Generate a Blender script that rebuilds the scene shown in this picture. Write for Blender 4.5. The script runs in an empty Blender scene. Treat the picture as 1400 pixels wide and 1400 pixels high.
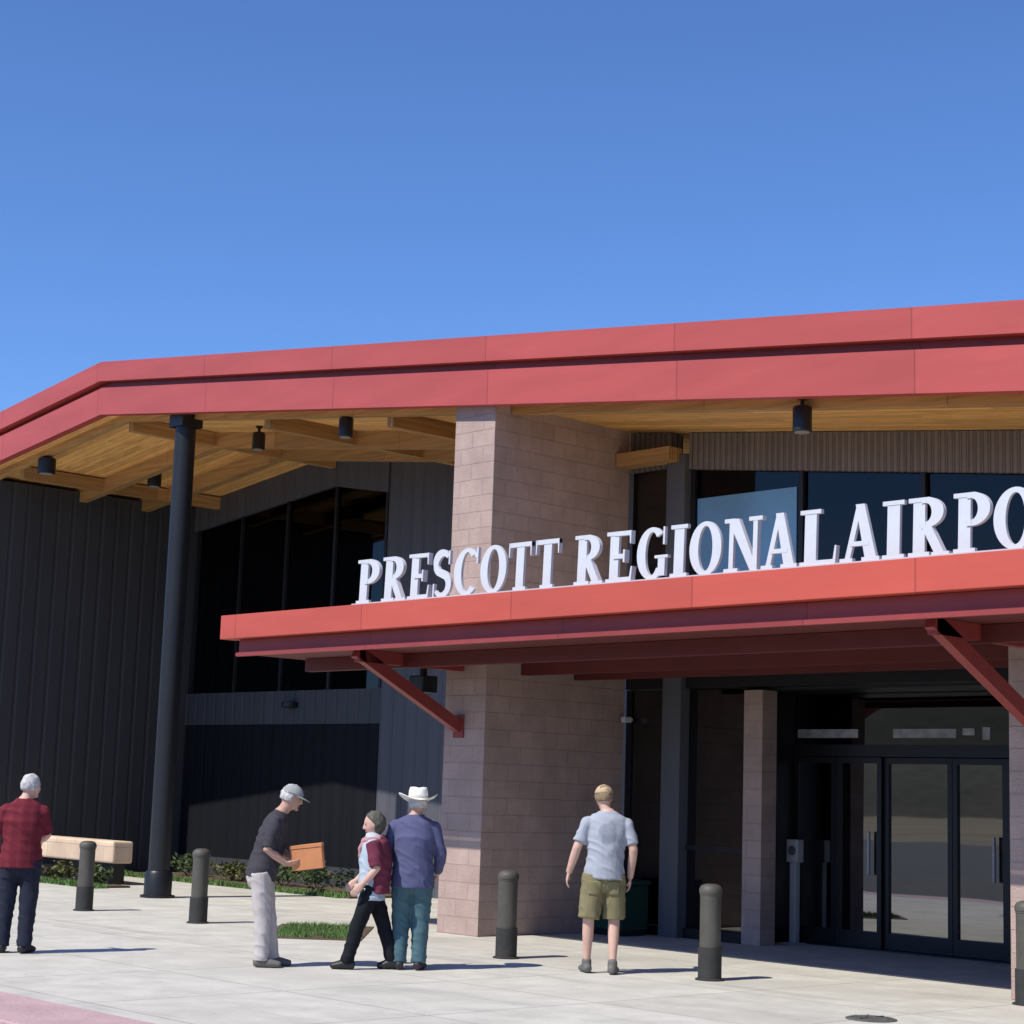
import bpy, bmesh, math, random
from mathutils import Vector, Matrix, noise
random.seed(7)
R_ = math.radians
scene = bpy.context.scene
col = scene.collection

# ------------------------------------------------------------------ camera, sky, sun, exposure
# building axes: X along the entrance front, Y into the building, Z up; origin at the foot of the left brick pier's corner
F2 = Vector((-.73, .68, 0)).normalized()          # horizontal view direction
R2 = Vector((F2.y, -F2.x, 0))                     # image right
PITCH = math.atan(385/2500); ROLL = .033
FP = math.cos(PITCH)*F2 + math.sin(PITCH)*Vector((0, 0, 1))
UP = -math.sin(PITCH)*F2 + math.cos(PITCH)*Vector((0, 0, 1))
cr = math.cos(ROLL)*R2 + math.sin(ROLL)*UP
cu = -math.sin(ROLL)*R2 + math.cos(ROLL)*UP
cam = bpy.data.cameras.new('camera'); cam.lens = 2500/1400*36; cam.sensor_width = 36
cam.clip_end = 5000
co = bpy.data.objects.new('camera', cam); col.objects.link(co)
co.matrix_world = Matrix(((cr.x, cu.x, -FP.x, 16.01), (cr.y, cu.y, -FP.y, -14.59), (cr.z, cu.z, -FP.z, 1.65), (0, 0, 0, 1)))
scene.camera = co

SUN_EL = 50.0
sun_travel = Vector((.07, 1, 0)).normalized()*math.cos(R_(SUN_EL)) + Vector((0, 0, -math.sin(R_(SUN_EL))))
sl = bpy.data.lights.new('sun', 'SUN'); sl.energy = 5.0; sl.angle = R_(.55); sl.color = (1, .94, .84)
so = bpy.data.objects.new('sun', sl); col.objects.link(so)
so.rotation_euler = (-sun_travel).to_track_quat('Z', 'Y').to_euler()
so.location = (0, -30, 40)

w = bpy.data.worlds.new('World'); scene.world = w; w.use_nodes = True
nt = w.node_tree; nt.nodes.clear()
sky = nt.nodes.new('ShaderNodeTexSky'); sky.sky_type = 'NISHITA'; sky.sun_disc = False
sky.sun_elevation = R_(SUN_EL); sky.sun_rotation = math.atan2(-sun_travel.x, -sun_travel.y)
sky.altitude = 1500; sky.air_density = 1.0; sky.dust_density = .35; sky.ozone_density = 3.0
bg = nt.nodes.new('ShaderNodeBackground'); bg.inputs[1].default_value = .112
wo = nt.nodes.new('ShaderNodeOutputWorld')
gain = nt.nodes.new('ShaderNodeVectorMath'); gain.operation = 'MULTIPLY'; gain.inputs[1].default_value = (.85, 1.14, 1.58)   # deep high-desert blue
nt.links.new(sky.outputs[0], gain.inputs[0]); nt.links.new(gain.outputs[0], bg.inputs[0]); nt.links.new(bg.outputs[0], wo.inputs[0])

vs = scene.view_settings
vs.view_transform = 'Standard'; vs.look = 'None'; vs.exposure = 0; vs.gamma = 1; vs.use_curve_mapping = False
scene.cycles.max_bounces = 8; scene.cycles.diffuse_bounces = 4; scene.cycles.transparent_max_bounces = 12

# ------------------------------------------------------------------ materials
class Mat:
    def __init__(s, name):
        s.m = bpy.data.materials.new(name); s.m.use_nodes = True
        s.t = s.m.node_tree; s.b = s.t.nodes['Principled BSDF']
    def n(s, kind, **kw):
        nd = s.t.nodes.new(kind)
        for k, v in kw.items():
            if k.startswith('i_'):
                nd.inputs[k[2:].replace('_', ' ')].default_value = v
            else: setattr(nd, k, v)
        return nd
    def l(s, a, b): s.t.links.new(a, b)

def rgba(c): return (c[0], c[1], c[2], 1)

def mat(name, c, rough=.6, metal=0, spec=.4, var=.12, scale=3.0, fine=.06, fscale=60, bump=0.0, bscale=40, stretch=(1, 1, 1)):
    """base colour with broad weathering and fine grain; object coordinates"""
    M = Mat(name); b = M.b
    b.inputs['Roughness'].default_value = rough; b.inputs['Metallic'].default_value = metal
    b.inputs['Specular IOR Level'].default_value = spec
    tc = M.n('ShaderNodeTexCoord'); mp = M.n('ShaderNodeMapping'); mp.inputs['Scale'].default_value = stretch
    M.l(tc.outputs['Object'], mp.inputs[0])
    n1 = M.n('ShaderNodeTexNoise', i_Scale=scale, i_Detail=5.0, i_Roughness=.6); M.l(mp.outputs[0], n1.inputs['Vector'])
    n2 = M.n('ShaderNodeTexNoise', i_Scale=fscale, i_Detail=3.0); M.l(mp.outputs[0], n2.inputs['Vector'])
    r1 = M.n('ShaderNodeMapRange'); r1.inputs[1].default_value = .3; r1.inputs[2].default_value = .7
    r1.inputs[3].default_value = 1-var; r1.inputs[4].default_value = 1+var; M.l(n1.outputs[0], r1.inputs[0])
    r2 = M.n('ShaderNodeMapRange'); r2.inputs[1].default_value = .3; r2.inputs[2].default_value = .7
    r2.inputs[3].default_value = 1-fine; r2.inputs[4].default_value = 1+fine; M.l(n2.outputs[0], r2.inputs[0])
    mu = M.n('ShaderNodeMath', operation='MULTIPLY'); M.l(r1.outputs[0], mu.inputs[0]); M.l(r2.outputs[0], mu.inputs[1])
    vm = M.n('ShaderNodeVectorMath', operation='SCALE'); vm.inputs[0].default_value = c; M.l(mu.outputs[0], vm.inputs['Scale'])
    M.l(vm.outputs[0], b.inputs['Base Color'])
    if bump:
        nb = M.n('ShaderNodeTexNoise', i_Scale=bscale, i_Detail=4.0); M.l(mp.outputs[0], nb.inputs['Vector'])
        bp = M.n('ShaderNodeBump', i_Strength=bump, i_Distance=.02); M.l(nb.outputs[0], bp.inputs['Height']); M.l(bp.outputs[0], b.inputs['Normal'])
    M.colour = vm
    return M

def block_mat(name, c, mortar, bw, bh, var=.18, msize=.012, bump=.5, axes='XZ', off=.5, rough=.85):
    """coursed blocks / boards: brick texture over two object axes"""
    M = Mat(name); b = M.b; b.inputs['Roughness'].default_value = rough; b.inputs['Specular IOR Level'].default_value = .25
    tc = M.n('ShaderNodeTexCoord'); sp = M.n('ShaderNodeSeparateXYZ'); M.l(tc.outputs['Object'], sp.inputs[0])
    cb = M.n('ShaderNodeCombineXYZ')
    if axes == 'WALL':       # u = x + y so that both wall directions get courses
        ad = M.n('ShaderNodeMath', operation='ADD'); M.l(sp.outputs['X'], ad.inputs[0]); M.l(sp.outputs['Y'], ad.inputs[1])
        M.l(ad.outputs[0], cb.inputs[0]); M.l(sp.outputs['Z'], cb.inputs[1])
    else:
        M.l(sp.outputs[axes[0]], cb.inputs[0]); M.l(sp.outputs[axes[1]], cb.inputs[1])
    br = M.n('ShaderNodeTexBrick'); br.offset = off
    br.inputs['Scale'].default_value = 1; br.inputs['Brick Width'].default_value = bw; br.inputs['Row Height'].default_value = bh
    br.inputs['Mortar Size'].default_value = msize; br.inputs['Mortar Smooth'].default_value = .3
    br.inputs['Color1'].default_value = rgba([x*(1-var) for x in c]); br.inputs['Color2'].default_value = rgba([x*(1+var) for x in c])
    br.inputs['Mortar'].default_value = rgba(mortar)
    M.l(cb.outputs[0], br.inputs['Vector'])
    nz = M.n('ShaderNodeTexNoise', i_Scale=2.2, i_Detail=6.0, i_Roughness=.65); M.l(tc.outputs['Object'], nz.inputs['Vector'])
    mr = M.n('ShaderNodeMapRange'); mr.inputs[1].default_value = .3; mr.inputs[2].default_value = .7; mr.inputs[3].default_value = .84; mr.inputs[4].default_value = 1.14
    M.l(nz.outputs[0], mr.inputs[0])
    vm = M.n('ShaderNodeVectorMath', operation='SCALE'); M.l(br.outputs['Color'], vm.inputs[0]); M.l(mr.outputs[0], vm.inputs['Scale'])
    M.l(vm.outputs[0], b.inputs['Base Color'])
    n3 = M.n('ShaderNodeTexNoise', i_Scale=55.0, i_Detail=4.0); M.l(tc.outputs['Object'], n3.inputs['Vector'])
    sb = M.n('ShaderNodeMath', operation='SUBTRACT'); M.l(n3.outputs[0], sb.inputs[0]); M.l(br.outputs['Fac'], sb.inputs[1])
    bp = M.n('ShaderNodeBump', i_Strength=bump, i_Distance=.012); M.l(sb.outputs[0], bp.inputs['Height']); M.l(bp.outputs[0], b.inputs['Normal'])
    return M

def wood_mat(name, c, axis, board=.14):
    """boards running along one axis with grain"""
    M = Mat(name); b = M.b; b.inputs['Roughness'].default_value = .55; b.inputs['Specular IOR Level'].default_value = .35
    tc = M.n('ShaderNodeTexCoord'); sp = M.n('ShaderNodeSeparateXYZ'); M.l(tc.outputs['Object'], sp.inputs[0])
    cb = M.n('ShaderNodeCombineXYZ')
    o = 'Y' if axis == 'X' else 'X'
    M.l(sp.outputs[axis], cb.inputs[0]); M.l(sp.outputs[o], cb.inputs[1])
    br = M.n('ShaderNodeTexBrick'); br.offset = .37
    br.inputs['Scale'].default_value = 1; br.inputs['Brick Width'].default_value = 3.1; br.inputs['Row Height'].default_value = board
    br.inputs['Mortar Size'].default_value = .004
    br.inputs['Color1'].default_value = rgba([x*.8 for x in c]); br.inputs['Color2'].default_value = rgba([x*1.18 for x in c]); br.inputs['Mortar'].default_value = rgba([x*.35 for x in c])
    M.l(cb.outputs[0], br.inputs['Vector'])
    mp = M.n('ShaderNodeMapping'); mp.inputs['Scale'].default_value = (.6, 14, 14) if axis == 'X' else (14, .6, 14)
    M.l(tc.outputs['Object'], mp.inputs[0])
    nz = M.n('ShaderNodeTexNoise', i_Scale=1.6, i_Detail=6.0, i_Distortion=.6); M.l(mp.outputs[0], nz.inputs['Vector'])
    mr = M.n('ShaderNodeMapRange'); mr.inputs[1].default_value = .3; mr.inputs[2].default_value = .7; mr.inputs[3].default_value = .75; mr.inputs[4].default_value = 1.2
    M.l(nz.outputs[0], mr.inputs[0])
    vm = M.n('ShaderNodeVectorMath', operation='SCALE'); M.l(br.outputs['Color'], vm.inputs[0]); M.l(mr.outputs[0], vm.inputs['Scale'])
    M.l(vm.outputs[0], b.inputs['Base Color'])
    return M

def glass_mat(name, tint, ior=1.6, dirt=.02):
    M = Mat(name); t = M.t
    t.nodes.remove(M.b)
    out = t.nodes['Material Output']
    tr = M.n('ShaderNodeBsdfTransparent'); tr.inputs[0].default_value = rgba(tint)
    gl = M.n('ShaderNodeBsdfGlossy'); gl.inputs['Roughness'].default_value = .015; gl.inputs['Color'].default_value = (.95, .97, 1, 1)
    nz = M.n('ShaderNodeTexNoise', i_Scale=.9, i_Detail=1.0); tc = M.n('ShaderNodeTexCoord'); M.l(tc.outputs['Object'], nz.inputs['Vector'])
    bp = M.n('ShaderNodeBump', i_Strength=.06, i_Distance=.02); M.l(nz.outputs[0], bp.inputs['Height']); M.l(bp.outputs[0], gl.inputs['Normal'])
    fr = M.n('ShaderNodeFresnel'); fr.inputs[0].default_value = ior
    mx = M.n('ShaderNodeMixShader'); M.l(fr.outputs[0], mx.inputs[0]); M.l(tr.outputs[0], mx.inputs[1]); M.l(gl.outputs[0], mx.inputs[2])
    M.l(mx.outputs[0], out.inputs[0])
    return M

MT = {}
MT['concrete'] = block_mat('pale concrete paving', (.56, .54, .475), (.38, .365, .325), 1.8, 1.8, var=.04, msize=.014, bump=.12, axes='XY', off=0)
MT['kerb'] = mat('faded red painted kerb', (.50, .345, .345), .85, var=.12, scale=2.5, fine=.12, fscale=40)
MT['asphalt'] = mat('asphalt', (.075, .073, .07), .9, var=.2, scale=.8, fine=.3, fscale=160, bump=.3, bscale=120)
MT['dry'] = mat('dry grassland', (.20, .16, .09), .95, var=.25, scale=.05, fine=.2, fscale=2)
MT['red'] = mat('red painted metal', (.44, .082, .07), .45, spec=.4, var=.08, scale=1.2, fine=.03, stretch=(.5, 1, 3))
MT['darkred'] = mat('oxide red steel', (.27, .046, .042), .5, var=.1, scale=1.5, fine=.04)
MT['block'] = block_mat('split face brown block', (.43, .32, .28), (.405, .302, .262), .40, .20, var=.045, msize=.008, bump=.8, axes='WALL')
MT['soffit'] = wood_mat('wood soffit boards', (.86, .48, .165), 'X')
MT['rafter'] = wood_mat('glued timber', (.50, .29, .115), 'X', board=.045)
MT['purlin'] = wood_mat('glued timber across', (.50, .29, .115), 'Y', board=.045)
MT['skyblue'] = mat('painted sky blue', (.17, .36, .58), .12, spec=.5, var=.06)  # blue painted in for sky showing in an upper pane
MT['bounceroof'] = mat('pale light bouncing roof', (.50, .45, .36), .8, var=.08)  # unseen canopy top made pale to bounce light up to the soffit
MT['doorglass'] = glass_mat('mirror tinted door glass', (.15, .16, .17), 3.1)
MT['canopyred'] = mat('bright red painted metal', (.50, .088, .058), .42, spec=.4, var=.07, scale=1.2, fine=.03, stretch=(.5, 1, 3))
MT['clear'] = glass_mat('dark clear glass', (.14, .15, .16), 1.36)
MT['siding'] = mat('dark ribbed siding', (.050, .053, .060), .55, spec=.4, var=.12, scale=1.0, fine=.05, stretch=(2, 2, .15))
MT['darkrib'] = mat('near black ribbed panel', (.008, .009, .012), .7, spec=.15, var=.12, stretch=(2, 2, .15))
MT['panel'] = mat('slate grey wall panel', (.085, .088, .105), .6, var=.12, scale=1.0, stretch=(2, 2, .15))
MT['bronze'] = mat('dark bronze aluminium', (.022, .022, .026), .4, metal=.3, var=.1)
MT['header'] = mat('brown grey metal siding', (.20, .18, .178), .55, var=.1, stretch=(2, 2, .2))
MT['post'] = mat('grey blue metal post', (.105, .11, .125), .5, var=.08, stretch=(2, 2, .2))
MT['black'] = mat('black painted steel', (.013, .014, .017), .42, var=.12)
MT['glass'] = glass_mat('tinted glass', (.16, .17, .18), 2.0)
MT['glassup'] = glass_mat('reflective blue glass', (.12, .13, .15), 2.5)
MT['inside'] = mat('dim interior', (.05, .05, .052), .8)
MT['white'] = mat('off white letter paint', (.57, .59, .63), .5, var=.05, fine=.03)
MT['letterside'] = mat('pale aluminium letter', (.5, .52, .56), .45, var=.06)
MT['frost'] = mat('frosted vinyl', (.36, .37, .40), .7, var=.35, scale=7)
MT['bollard'] = mat('weathered grey green steel', (.078, .074, .062), .6, var=.22, scale=6)
MT['bollardbase'] = mat('scuffed dark steel', (.032, .032, .03), .7, var=.25, scale=8)
MT['tan'] = block_mat('tan stone block', (.66, .50, .36), (.5, .38, .28), .6, .3, var=.1, msize=.01, bump=.4, axes='WALL')
MT['binm'] = mat('dark green plastic', (.012, .05, .034), .5, var=.1)
MT['shadered'] = mat('oxide red darkened as shade', (.12, .022, .02), .6, var=.1)  # canopy underside: shade put into the colour, darker than the beam red
MT['addedhill'] = mat('added hillside scrub', (.06, .058, .035), .95, var=.35, scale=.02, fine=.3, fscale=.3)
MT['grey'] = mat('pale grey metal', (.46, .46, .46), .45, var=.08)
MT['iron'] = mat('worn cast iron', (.12, .12, .11), .6, metal=.2, var=.25, scale=12)
MT['lens'] = mat('clouded lamp lens', (.3, .3, .28), .3)
MT['leaf'] = mat('dark leaves', (.055, .085, .025), .6, var=.4, scale=5)
MT['leaf2'] = mat('olive leaves', (.085, .09, .022), .6, var=.4, scale=5)
MT['grass'] = mat('grass blades', (.10, .19, .045), .7, var=.35, scale=6)
MT['soil'] = mat('bark mulch', (.10, .07, .045), .95, var=.3, scale=6, fine=.3)
MT['stem'] = mat('brown stem', (.10, .07, .045), .9)
for k in list(MT): MT[k] = MT[k].m

def add_ribs(name, pitch, strength):
    """vertical rib bump for sheet siding"""
    m = MT[name]; t = m.node_tree; b = t.nodes['Principled BSDF']
    tc = t.nodes.new('ShaderNodeTexCoord'); sp = t.nodes.new('ShaderNodeSeparateXYZ'); t.links.new(tc.outputs['Object'], sp.inputs[0])
    ad = t.nodes.new('ShaderNodeMath'); ad.operation = 'ADD'; t.links.new(sp.outputs[0], ad.inputs[0]); t.links.new(sp.outputs[1], ad.inputs[1])
    fr = t.nodes.new('ShaderNodeMath'); fr.operation = 'PINGPONG'; fr.inputs[1].default_value = pitch; t.links.new(ad.outputs[0], fr.inputs[0])
    mr = t.nodes.new('ShaderNodeMapRange'); mr.inputs[1].default_value = .02; mr.inputs[2].default_value = .04; t.links.new(fr.outputs[0], mr.inputs[0])
    bp = t.nodes.new('ShaderNodeBump'); bp.inputs['Strength'].default_value = strength; bp.inputs['Distance'].default_value = .03
    t.links.new(mr.outputs[0], bp.inputs['Height']); t.links.new(bp.outputs[0], b.inputs['Normal'])
add_ribs('siding', .15, .5); add_ribs('panel', .15, .6); add_ribs('darkrib', .15, .8); add_ribs('header', .045, 1.0)

def add_joints(name, step):
    """butt joints between sheet lengths, each length a hair different in tone and slightly buckled"""
    m = MT[name]; t = m.node_tree; b = t.nodes['Principled BSDF']
    src = b.inputs['Base Color'].links[0].from_socket
    tc = t.nodes.new('ShaderNodeTexCoord'); sp = t.nodes.new('ShaderNodeSeparateXYZ'); t.links.new(tc.outputs['Object'], sp.inputs[0])
    dv = t.nodes.new('ShaderNodeMath'); dv.operation = 'DIVIDE'; dv.inputs[1].default_value = step; t.links.new(sp.outputs[0], dv.inputs[0])
    fl = t.nodes.new('ShaderNodeMath'); fl.operation = 'FLOOR'; t.links.new(dv.outputs[0], fl.inputs[0])
    wn = t.nodes.new('ShaderNodeTexWhiteNoise'); wn.noise_dimensions = '1D'; t.links.new(fl.outputs[0], wn.inputs['W'])
    tn = t.nodes.new('ShaderNodeMapRange'); tn.inputs[3].default_value = .93; tn.inputs[4].default_value = 1.06; t.links.new(wn.outputs['Value'], tn.inputs[0])
    fr = t.nodes.new('ShaderNodeMath'); fr.operation = 'PINGPONG'; fr.inputs[1].default_value = step/2; t.links.new(sp.outputs[0], fr.inputs[0])
    ln = t.nodes.new('ShaderNodeMapRange'); ln.inputs[1].default_value = .006; ln.inputs[2].default_value = .012; ln.inputs[3].default_value = .68; t.links.new(fr.outputs[0], ln.inputs[0])
    mu = t.nodes.new('ShaderNodeMath'); mu.operation = 'MULTIPLY'; t.links.new(tn.outputs[0], mu.inputs[0]); t.links.new(ln.outputs[0], mu.inputs[1])
    vm = t.nodes.new('ShaderNodeVectorMath'); vm.operation = 'SCALE'; t.links.new(src, vm.inputs[0]); t.links.new(mu.outputs[0], vm.inputs['Scale'])
    t.links.new(vm.outputs[0], b.inputs['Base Color'])
    mp = t.nodes.new('ShaderNodeMapping'); mp.inputs['Scale'].default_value = (1.3, 1, 3); t.links.new(tc.outputs['Object'], mp.inputs[0])
    nz = t.nodes.new('ShaderNodeTexNoise'); nz.inputs['Scale'].default_value = 1.4; nz.inputs['Detail'].default_value = 1; t.links.new(mp.outputs[0], nz.inputs['Vector'])
    bp = t.nodes.new('ShaderNodeBump'); bp.inputs['Strength'].default_value = .14; bp.inputs['Distance'].default_value = .05
    t.links.new(nz.outputs[0], bp.inputs['Height']); t.links.new(bp.outputs[0], b.inputs['Normal'])
add_joints('red', 3.05); add_joints('canopyred', 2.44); add_joints('darkred', 3.05)

def add_stains(name):
    """dark drips, tyre scuffs and gum spots on the paving"""
    m = MT[name]; t = m.node_tree; b = t.nodes['Principled BSDF']
    src = b.inputs['Base Color'].links[0].from_socket
    tc = t.nodes.new('ShaderNodeTexCoord'); fac = None
    for sc, lo, hi, dk, st in ((.55, .56, .72, .80, (1, 1, 1)), (9.0, .70, .74, .66, (1, 1, 1)), (.8, .60, .66, .86, (.25, 2.2, 1)), (70, .42, .62, .93, (1, 1, 1))):
        mp = t.nodes.new('ShaderNodeMapping'); mp.inputs['Scale'].default_value = st; t.links.new(tc.outputs['Object'], mp.inputs[0])
        nz = t.nodes.new('ShaderNodeTexNoise'); nz.inputs['Scale'].default_value = sc; nz.inputs['Detail'].default_value = 5; t.links.new(mp.outputs[0], nz.inputs['Vector'])
        mr = t.nodes.new('ShaderNodeMapRange'); mr.inputs[1].default_value = lo; mr.inputs[2].default_value = hi; mr.inputs[3].default_value = 1; mr.inputs[4].default_value = dk
        t.links.new(nz.outputs[0], mr.inputs[0])
        if fac is None: fac = mr.outputs[0]
        else:
            mu = t.nodes.new('ShaderNodeMath'); mu.operation = 'MULTIPLY'; t.links.new(fac, mu.inputs[0]); t.links.new(mr.outputs[0], mu.inputs[1]); fac = mu.outputs[0]
    vm = t.nodes.new('ShaderNodeVectorMath'); vm.operation = 'SCALE'; t.links.new(src, vm.inputs[0]); t.links.new(fac, vm.inputs['Scale'])
    t.links.new(vm.outputs[0], b.inputs['Base Color'])
add_stains('concrete'); add_stains('kerb')

# ------------------------------------------------------------------ mesh helpers
def tag(o, label=None, cat=None, group=None, kind=None):
    if label: o['label'] = label
    if cat: o['category'] = cat
    if group: o['group'] = group
    if kind: o['kind'] = kind
    return o

def empty(name, loc, rz=0):
    o = bpy.data.objects.new(name, None); o.empty_display_size = .2
    o.location = loc; o.rotation_euler = (0, 0, rz); col.objects.link(o)
    return o

class MB:
    def __init__(s): s.bm = bmesh.new()
    def box(s, x0, x1, y0, y1, z0, z1, bev=0):
        v = [s.bm.verts.new(p) for p in ((x0,y0,z0),(x1,y0,z0),(x1,y1,z0),(x0,y1,z0),(x0,y0,z1),(x1,y0,z1),(x1,y1,z1),(x0,y1,z1))]
        f = [s.bm.faces.new([v[i] for i in q]) for q in ((0,3,2,1),(4,5,6,7),(0,1,5,4),(1,2,6,5),(2,3,7,6),(3,0,4,7))]
        if bev:
            es = list({e for a in f for e in a.edges})
            bmesh.ops.bevel(s.bm, geom=es, offset=bev, segments=2, affect='EDGES', profile=.5)
        return s
    def prism(s, pts, y0, y1):
        """closed polygon in (x, z) extruded from y0 to y1"""
        a = [s.bm.verts.new((x, y0, z)) for x, z in pts]; b = [s.bm.verts.new((x, y1, z)) for x, z in pts]
        n = len(pts)
        s.bm.faces.new(a); s.bm.faces.new(b[::-1])
        for i in range(n): s.bm.faces.new([a[i], b[i], b[(i+1) % n], a[(i+1) % n]])
        return s
    def lathe(s, prof, loc=(0, 0, 0), seg=28, a0=0):
        rings = []
        for r, z in prof:
            rings.append([s.bm.verts.new((loc[0]+r*math.cos(a0+2*math.pi*i/seg), loc[1]+r*math.sin(a0+2*math.pi*i/seg), loc[2]+z)) for i in range(seg)])
        for k in range(len(rings)-1):
            for i in range(seg):
                j = (i+1) % seg
                s.bm.faces.new([rings[k][i], rings[k][j], rings[k+1][j], rings[k+1][i]])
        s.bm.faces.new(rings[0][::-1]); s.bm.faces.new(rings[-1])
        return s
    def bar(s, a, b, wd, ht, ref=Vector((0, 0, 1)), bev=0):
        a = Vector(a); b = Vector(b); t = (b-a).normalized(); x = t.cross(ref).normalized(); z = x.cross(t)
        v = []
        for p in (a, b):
            for i, j in ((-1, -1), (1, -1), (1, 1), (-1, 1)):
                v.append(s.bm.verts.new(p + x*i*wd/2 + z*j*ht/2))
        for q in ((3,2,1,0),(4,5,6,7),(0,1,5,4),(1,2,6,5),(2,3,7,6),(3,0,4,7)): s.bm.faces.new([v[i] for i in q])
        return s
    def loft(s, pts, rad, side, n=14, cap=True):
        """tube through pts; rad = [(half width along side, half depth)]"""
        pts = [Vector(p) for p in pts]; side = Vector(side)
        rings = []
        m = len(pts)
        if cap:
            t0 = (pts[1]-pts[0]).normalized(); t1 = (pts[-1]-pts[-2]).normalized()
            r0 = rad[0]; r1 = rad[-1]
            pts = [pts[0]-t0*min(r0)*.5] + pts + [pts[-1]+t1*min(r1)*.5]
            rad = [(r0[0]*.62, r0[1]*.62)] + list(rad) + [(r1[0]*.62, r1[1]*.62)]
            m += 2
        for k in range(m):
            t = (pts[min(k+1, m-1)] - pts[max(k-1, 0)]).normalized()
            u = side - t*side.dot(t)
            if u.length < .05: u = Vector((t.z, t.x, t.y)) - t*Vector((t.z, t.x, t.y)).dot(t)
            u.normalize(); v = t.cross(u)
            rings.append([s.bm.verts.new(pts[k] + u*rad[k][0]*math.cos(2*math.pi*i/n) + v*rad[k][1]*math.sin(2*math.pi*i/n)) for i in range(n)])
        for k in range(m-1):
            for i in range(n):
                j = (i+1) % n
                s.bm.faces.new([rings[k][i], rings[k][j], rings[k+1][j], rings[k+1][i]])
        s.bm.faces.new(rings[0][::-1]); s.bm.faces.new(rings[-1])
        return s
    def ball(s, c, r, mtx=None, sub=3):
        c = Vector(c); r = Vector(r) if hasattr(r, '__len__') else Vector((r, r, r))
        g = bmesh.ops.create_icosphere(s.bm, subdivisions=sub, radius=1)
        for v in g['verts']:
            p = Vector((v.co.x*r.x, v.co.y*r.y, v.co.z*r.z))
            v.co = c + (mtx @ p if mtx else p)
        return g['verts']
    def obj(s, name, m, parent=None, smooth=False, loc=None):
        bmesh.ops.recalc_face_normals(s.bm, faces=s.bm.faces)
        me = bpy.data.meshes.new(name); s.bm.to_mesh(me); s.bm.free()
        me.materials.append(m if not isinstance(m, str) else MT[m])
        if smooth: me.polygons.foreach_set('use_smooth', [True]*len(me.polygons))
        o = bpy.data.objects.new(name, me); col.objects.link(o)
        if parent: o.parent = parent
        if loc: o.location = loc
        return o

def soft(o, angle=40):
    me = o.data
    me.polygons.foreach_set('use_smooth', [True]*len(me.polygons))
    me.set_sharp_from_angle(angle=R_(angle))
    return o

def copy_tree(o, parent=None):
    c = o.copy(); col.objects.link(c)
    if parent: c.parent = parent
    for ch in [k for k in o.children]: copy_tree(ch, c)
    return c

# ------------------------------------------------------------------ ground
tag(MB().box(-1500, 1500, -1500, 1500, -.6, -.20).obj('ground', 'dry'), kind='structure')
tag(MB().box(-300, 300, -60, -8.25, -.6, -.13).obj('road', 'asphalt'), kind='structure')
tag(MB().box(-60, 70, -7.42, 40, -.6, 0).obj('plaza', 'concrete'), kind='structure')
hb = MB(); row = []
for i in range(61):                                # scrub hills put in unseen behind the viewer to darken the glass reflections
    a = R_(180 + 180*i/60); d = 420
    h = 26 + 16*noise.noise(Vector((i*.21, 1.7, 0))) + 7*noise.noise(Vector((i*.8, 4.1, 0)))
    row.append([hb.bm.verts.new((math.cos(a)*d*q, math.sin(a)*d*q, z)) for q, z in ((.8, -.5), (1.0, h), (1.4, h*1.3), (1.8, -.5))])
for i in range(60):
    for k in range(3): hb.bm.faces.new([row[i][k], row[i+1][k], row[i+1][k+1], row[i][k+1]])
tag(hb.obj('added_hills', 'addedhill', smooth=True), kind='structure')
mb = MB()
x = -60
while x < 70:
    mb.box(x, x+2.99, -8.25, -7.425, -.6, .004, bev=.012); x += 3.0
tag(mb.obj('kerb', 'kerb'), kind='structure')

# ------------------------------------------------------------------ terminal building
PX, PZ, SR, SL = -9.05, 7.32, .1163, .118      # gable peak and slopes of the soffit edge
def zs(x): return PZ - (SR*(x-PX) if x > PX else SL*(PX-x))
XL, XR = -26.0, 18.0
T = empty('terminal_building', (0, 0, 0))
tag(T, 'airport terminal with red gable roof, wood soffit, brown block piers and dark glass', 'terminal')

def band(lo, hi, x0=XL, x1=XR):
    """(x, z) polygon following the gable between two offsets above the soffit line"""
    return [(x0, zs(x0)+lo), (PX, PZ+lo), (x1, zs(x1)+lo), (x1, zs(x1)+hi), (PX, PZ+hi), (x0, zs(x0)+hi)]

roof = MB().prism(band(.13, .80), .0, 24).obj('roof', 'red', T)
MB().prism(band(0, .43), -.15, -.003).obj('lower_fascia', 'red', roof)
MB().prism(band(.43, .53), -.05, -.003).obj('fascia_reveal', 'darkred', roof)
MB().prism(band(.53, .84), -.20, -.003).obj('upper_fascia', 'red', roof)
mb = MB()
for k in range(74):                                # standing seams over the roof sheet
    x = XL + .3 + k*.6
    mb.box(x, x+.03, .01, 23.9, zs(x)+.79, zs(x)+.84)
mb.obj('roof_seam', 'red', roof)
MB().prism(band(.06, .127), .0, 12).obj('soffit', 'soffit', roof)
for yy in (.25, 2.0, 3.3):
    MB().prism(band(-.20 if yy > 1 else -.03, .058, XL, -.75), yy, yy+.16).obj('rafter', 'rafter', roof)
MB().prism([(.02, zs(.02)-.05), (XR, zs(XR)-.05), (XR, zs(XR)+.057), (.02, zs(.02)+.057)], .25, .41).obj('rafter', 'rafter', roof)
for xx in (-12.6, -9.12, -5.4, -2.6):               # purlins into the recess
    MB().box(xx, xx+.14, .42, 4.48, zs(xx)-.17, zs(xx)+.05).obj('purlin', 'purlin', roof)
MB().box(.02, .93, 2.10, 2.34, 5.83, 6.0).obj('timber_corbel', 'rafter', T)

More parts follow.
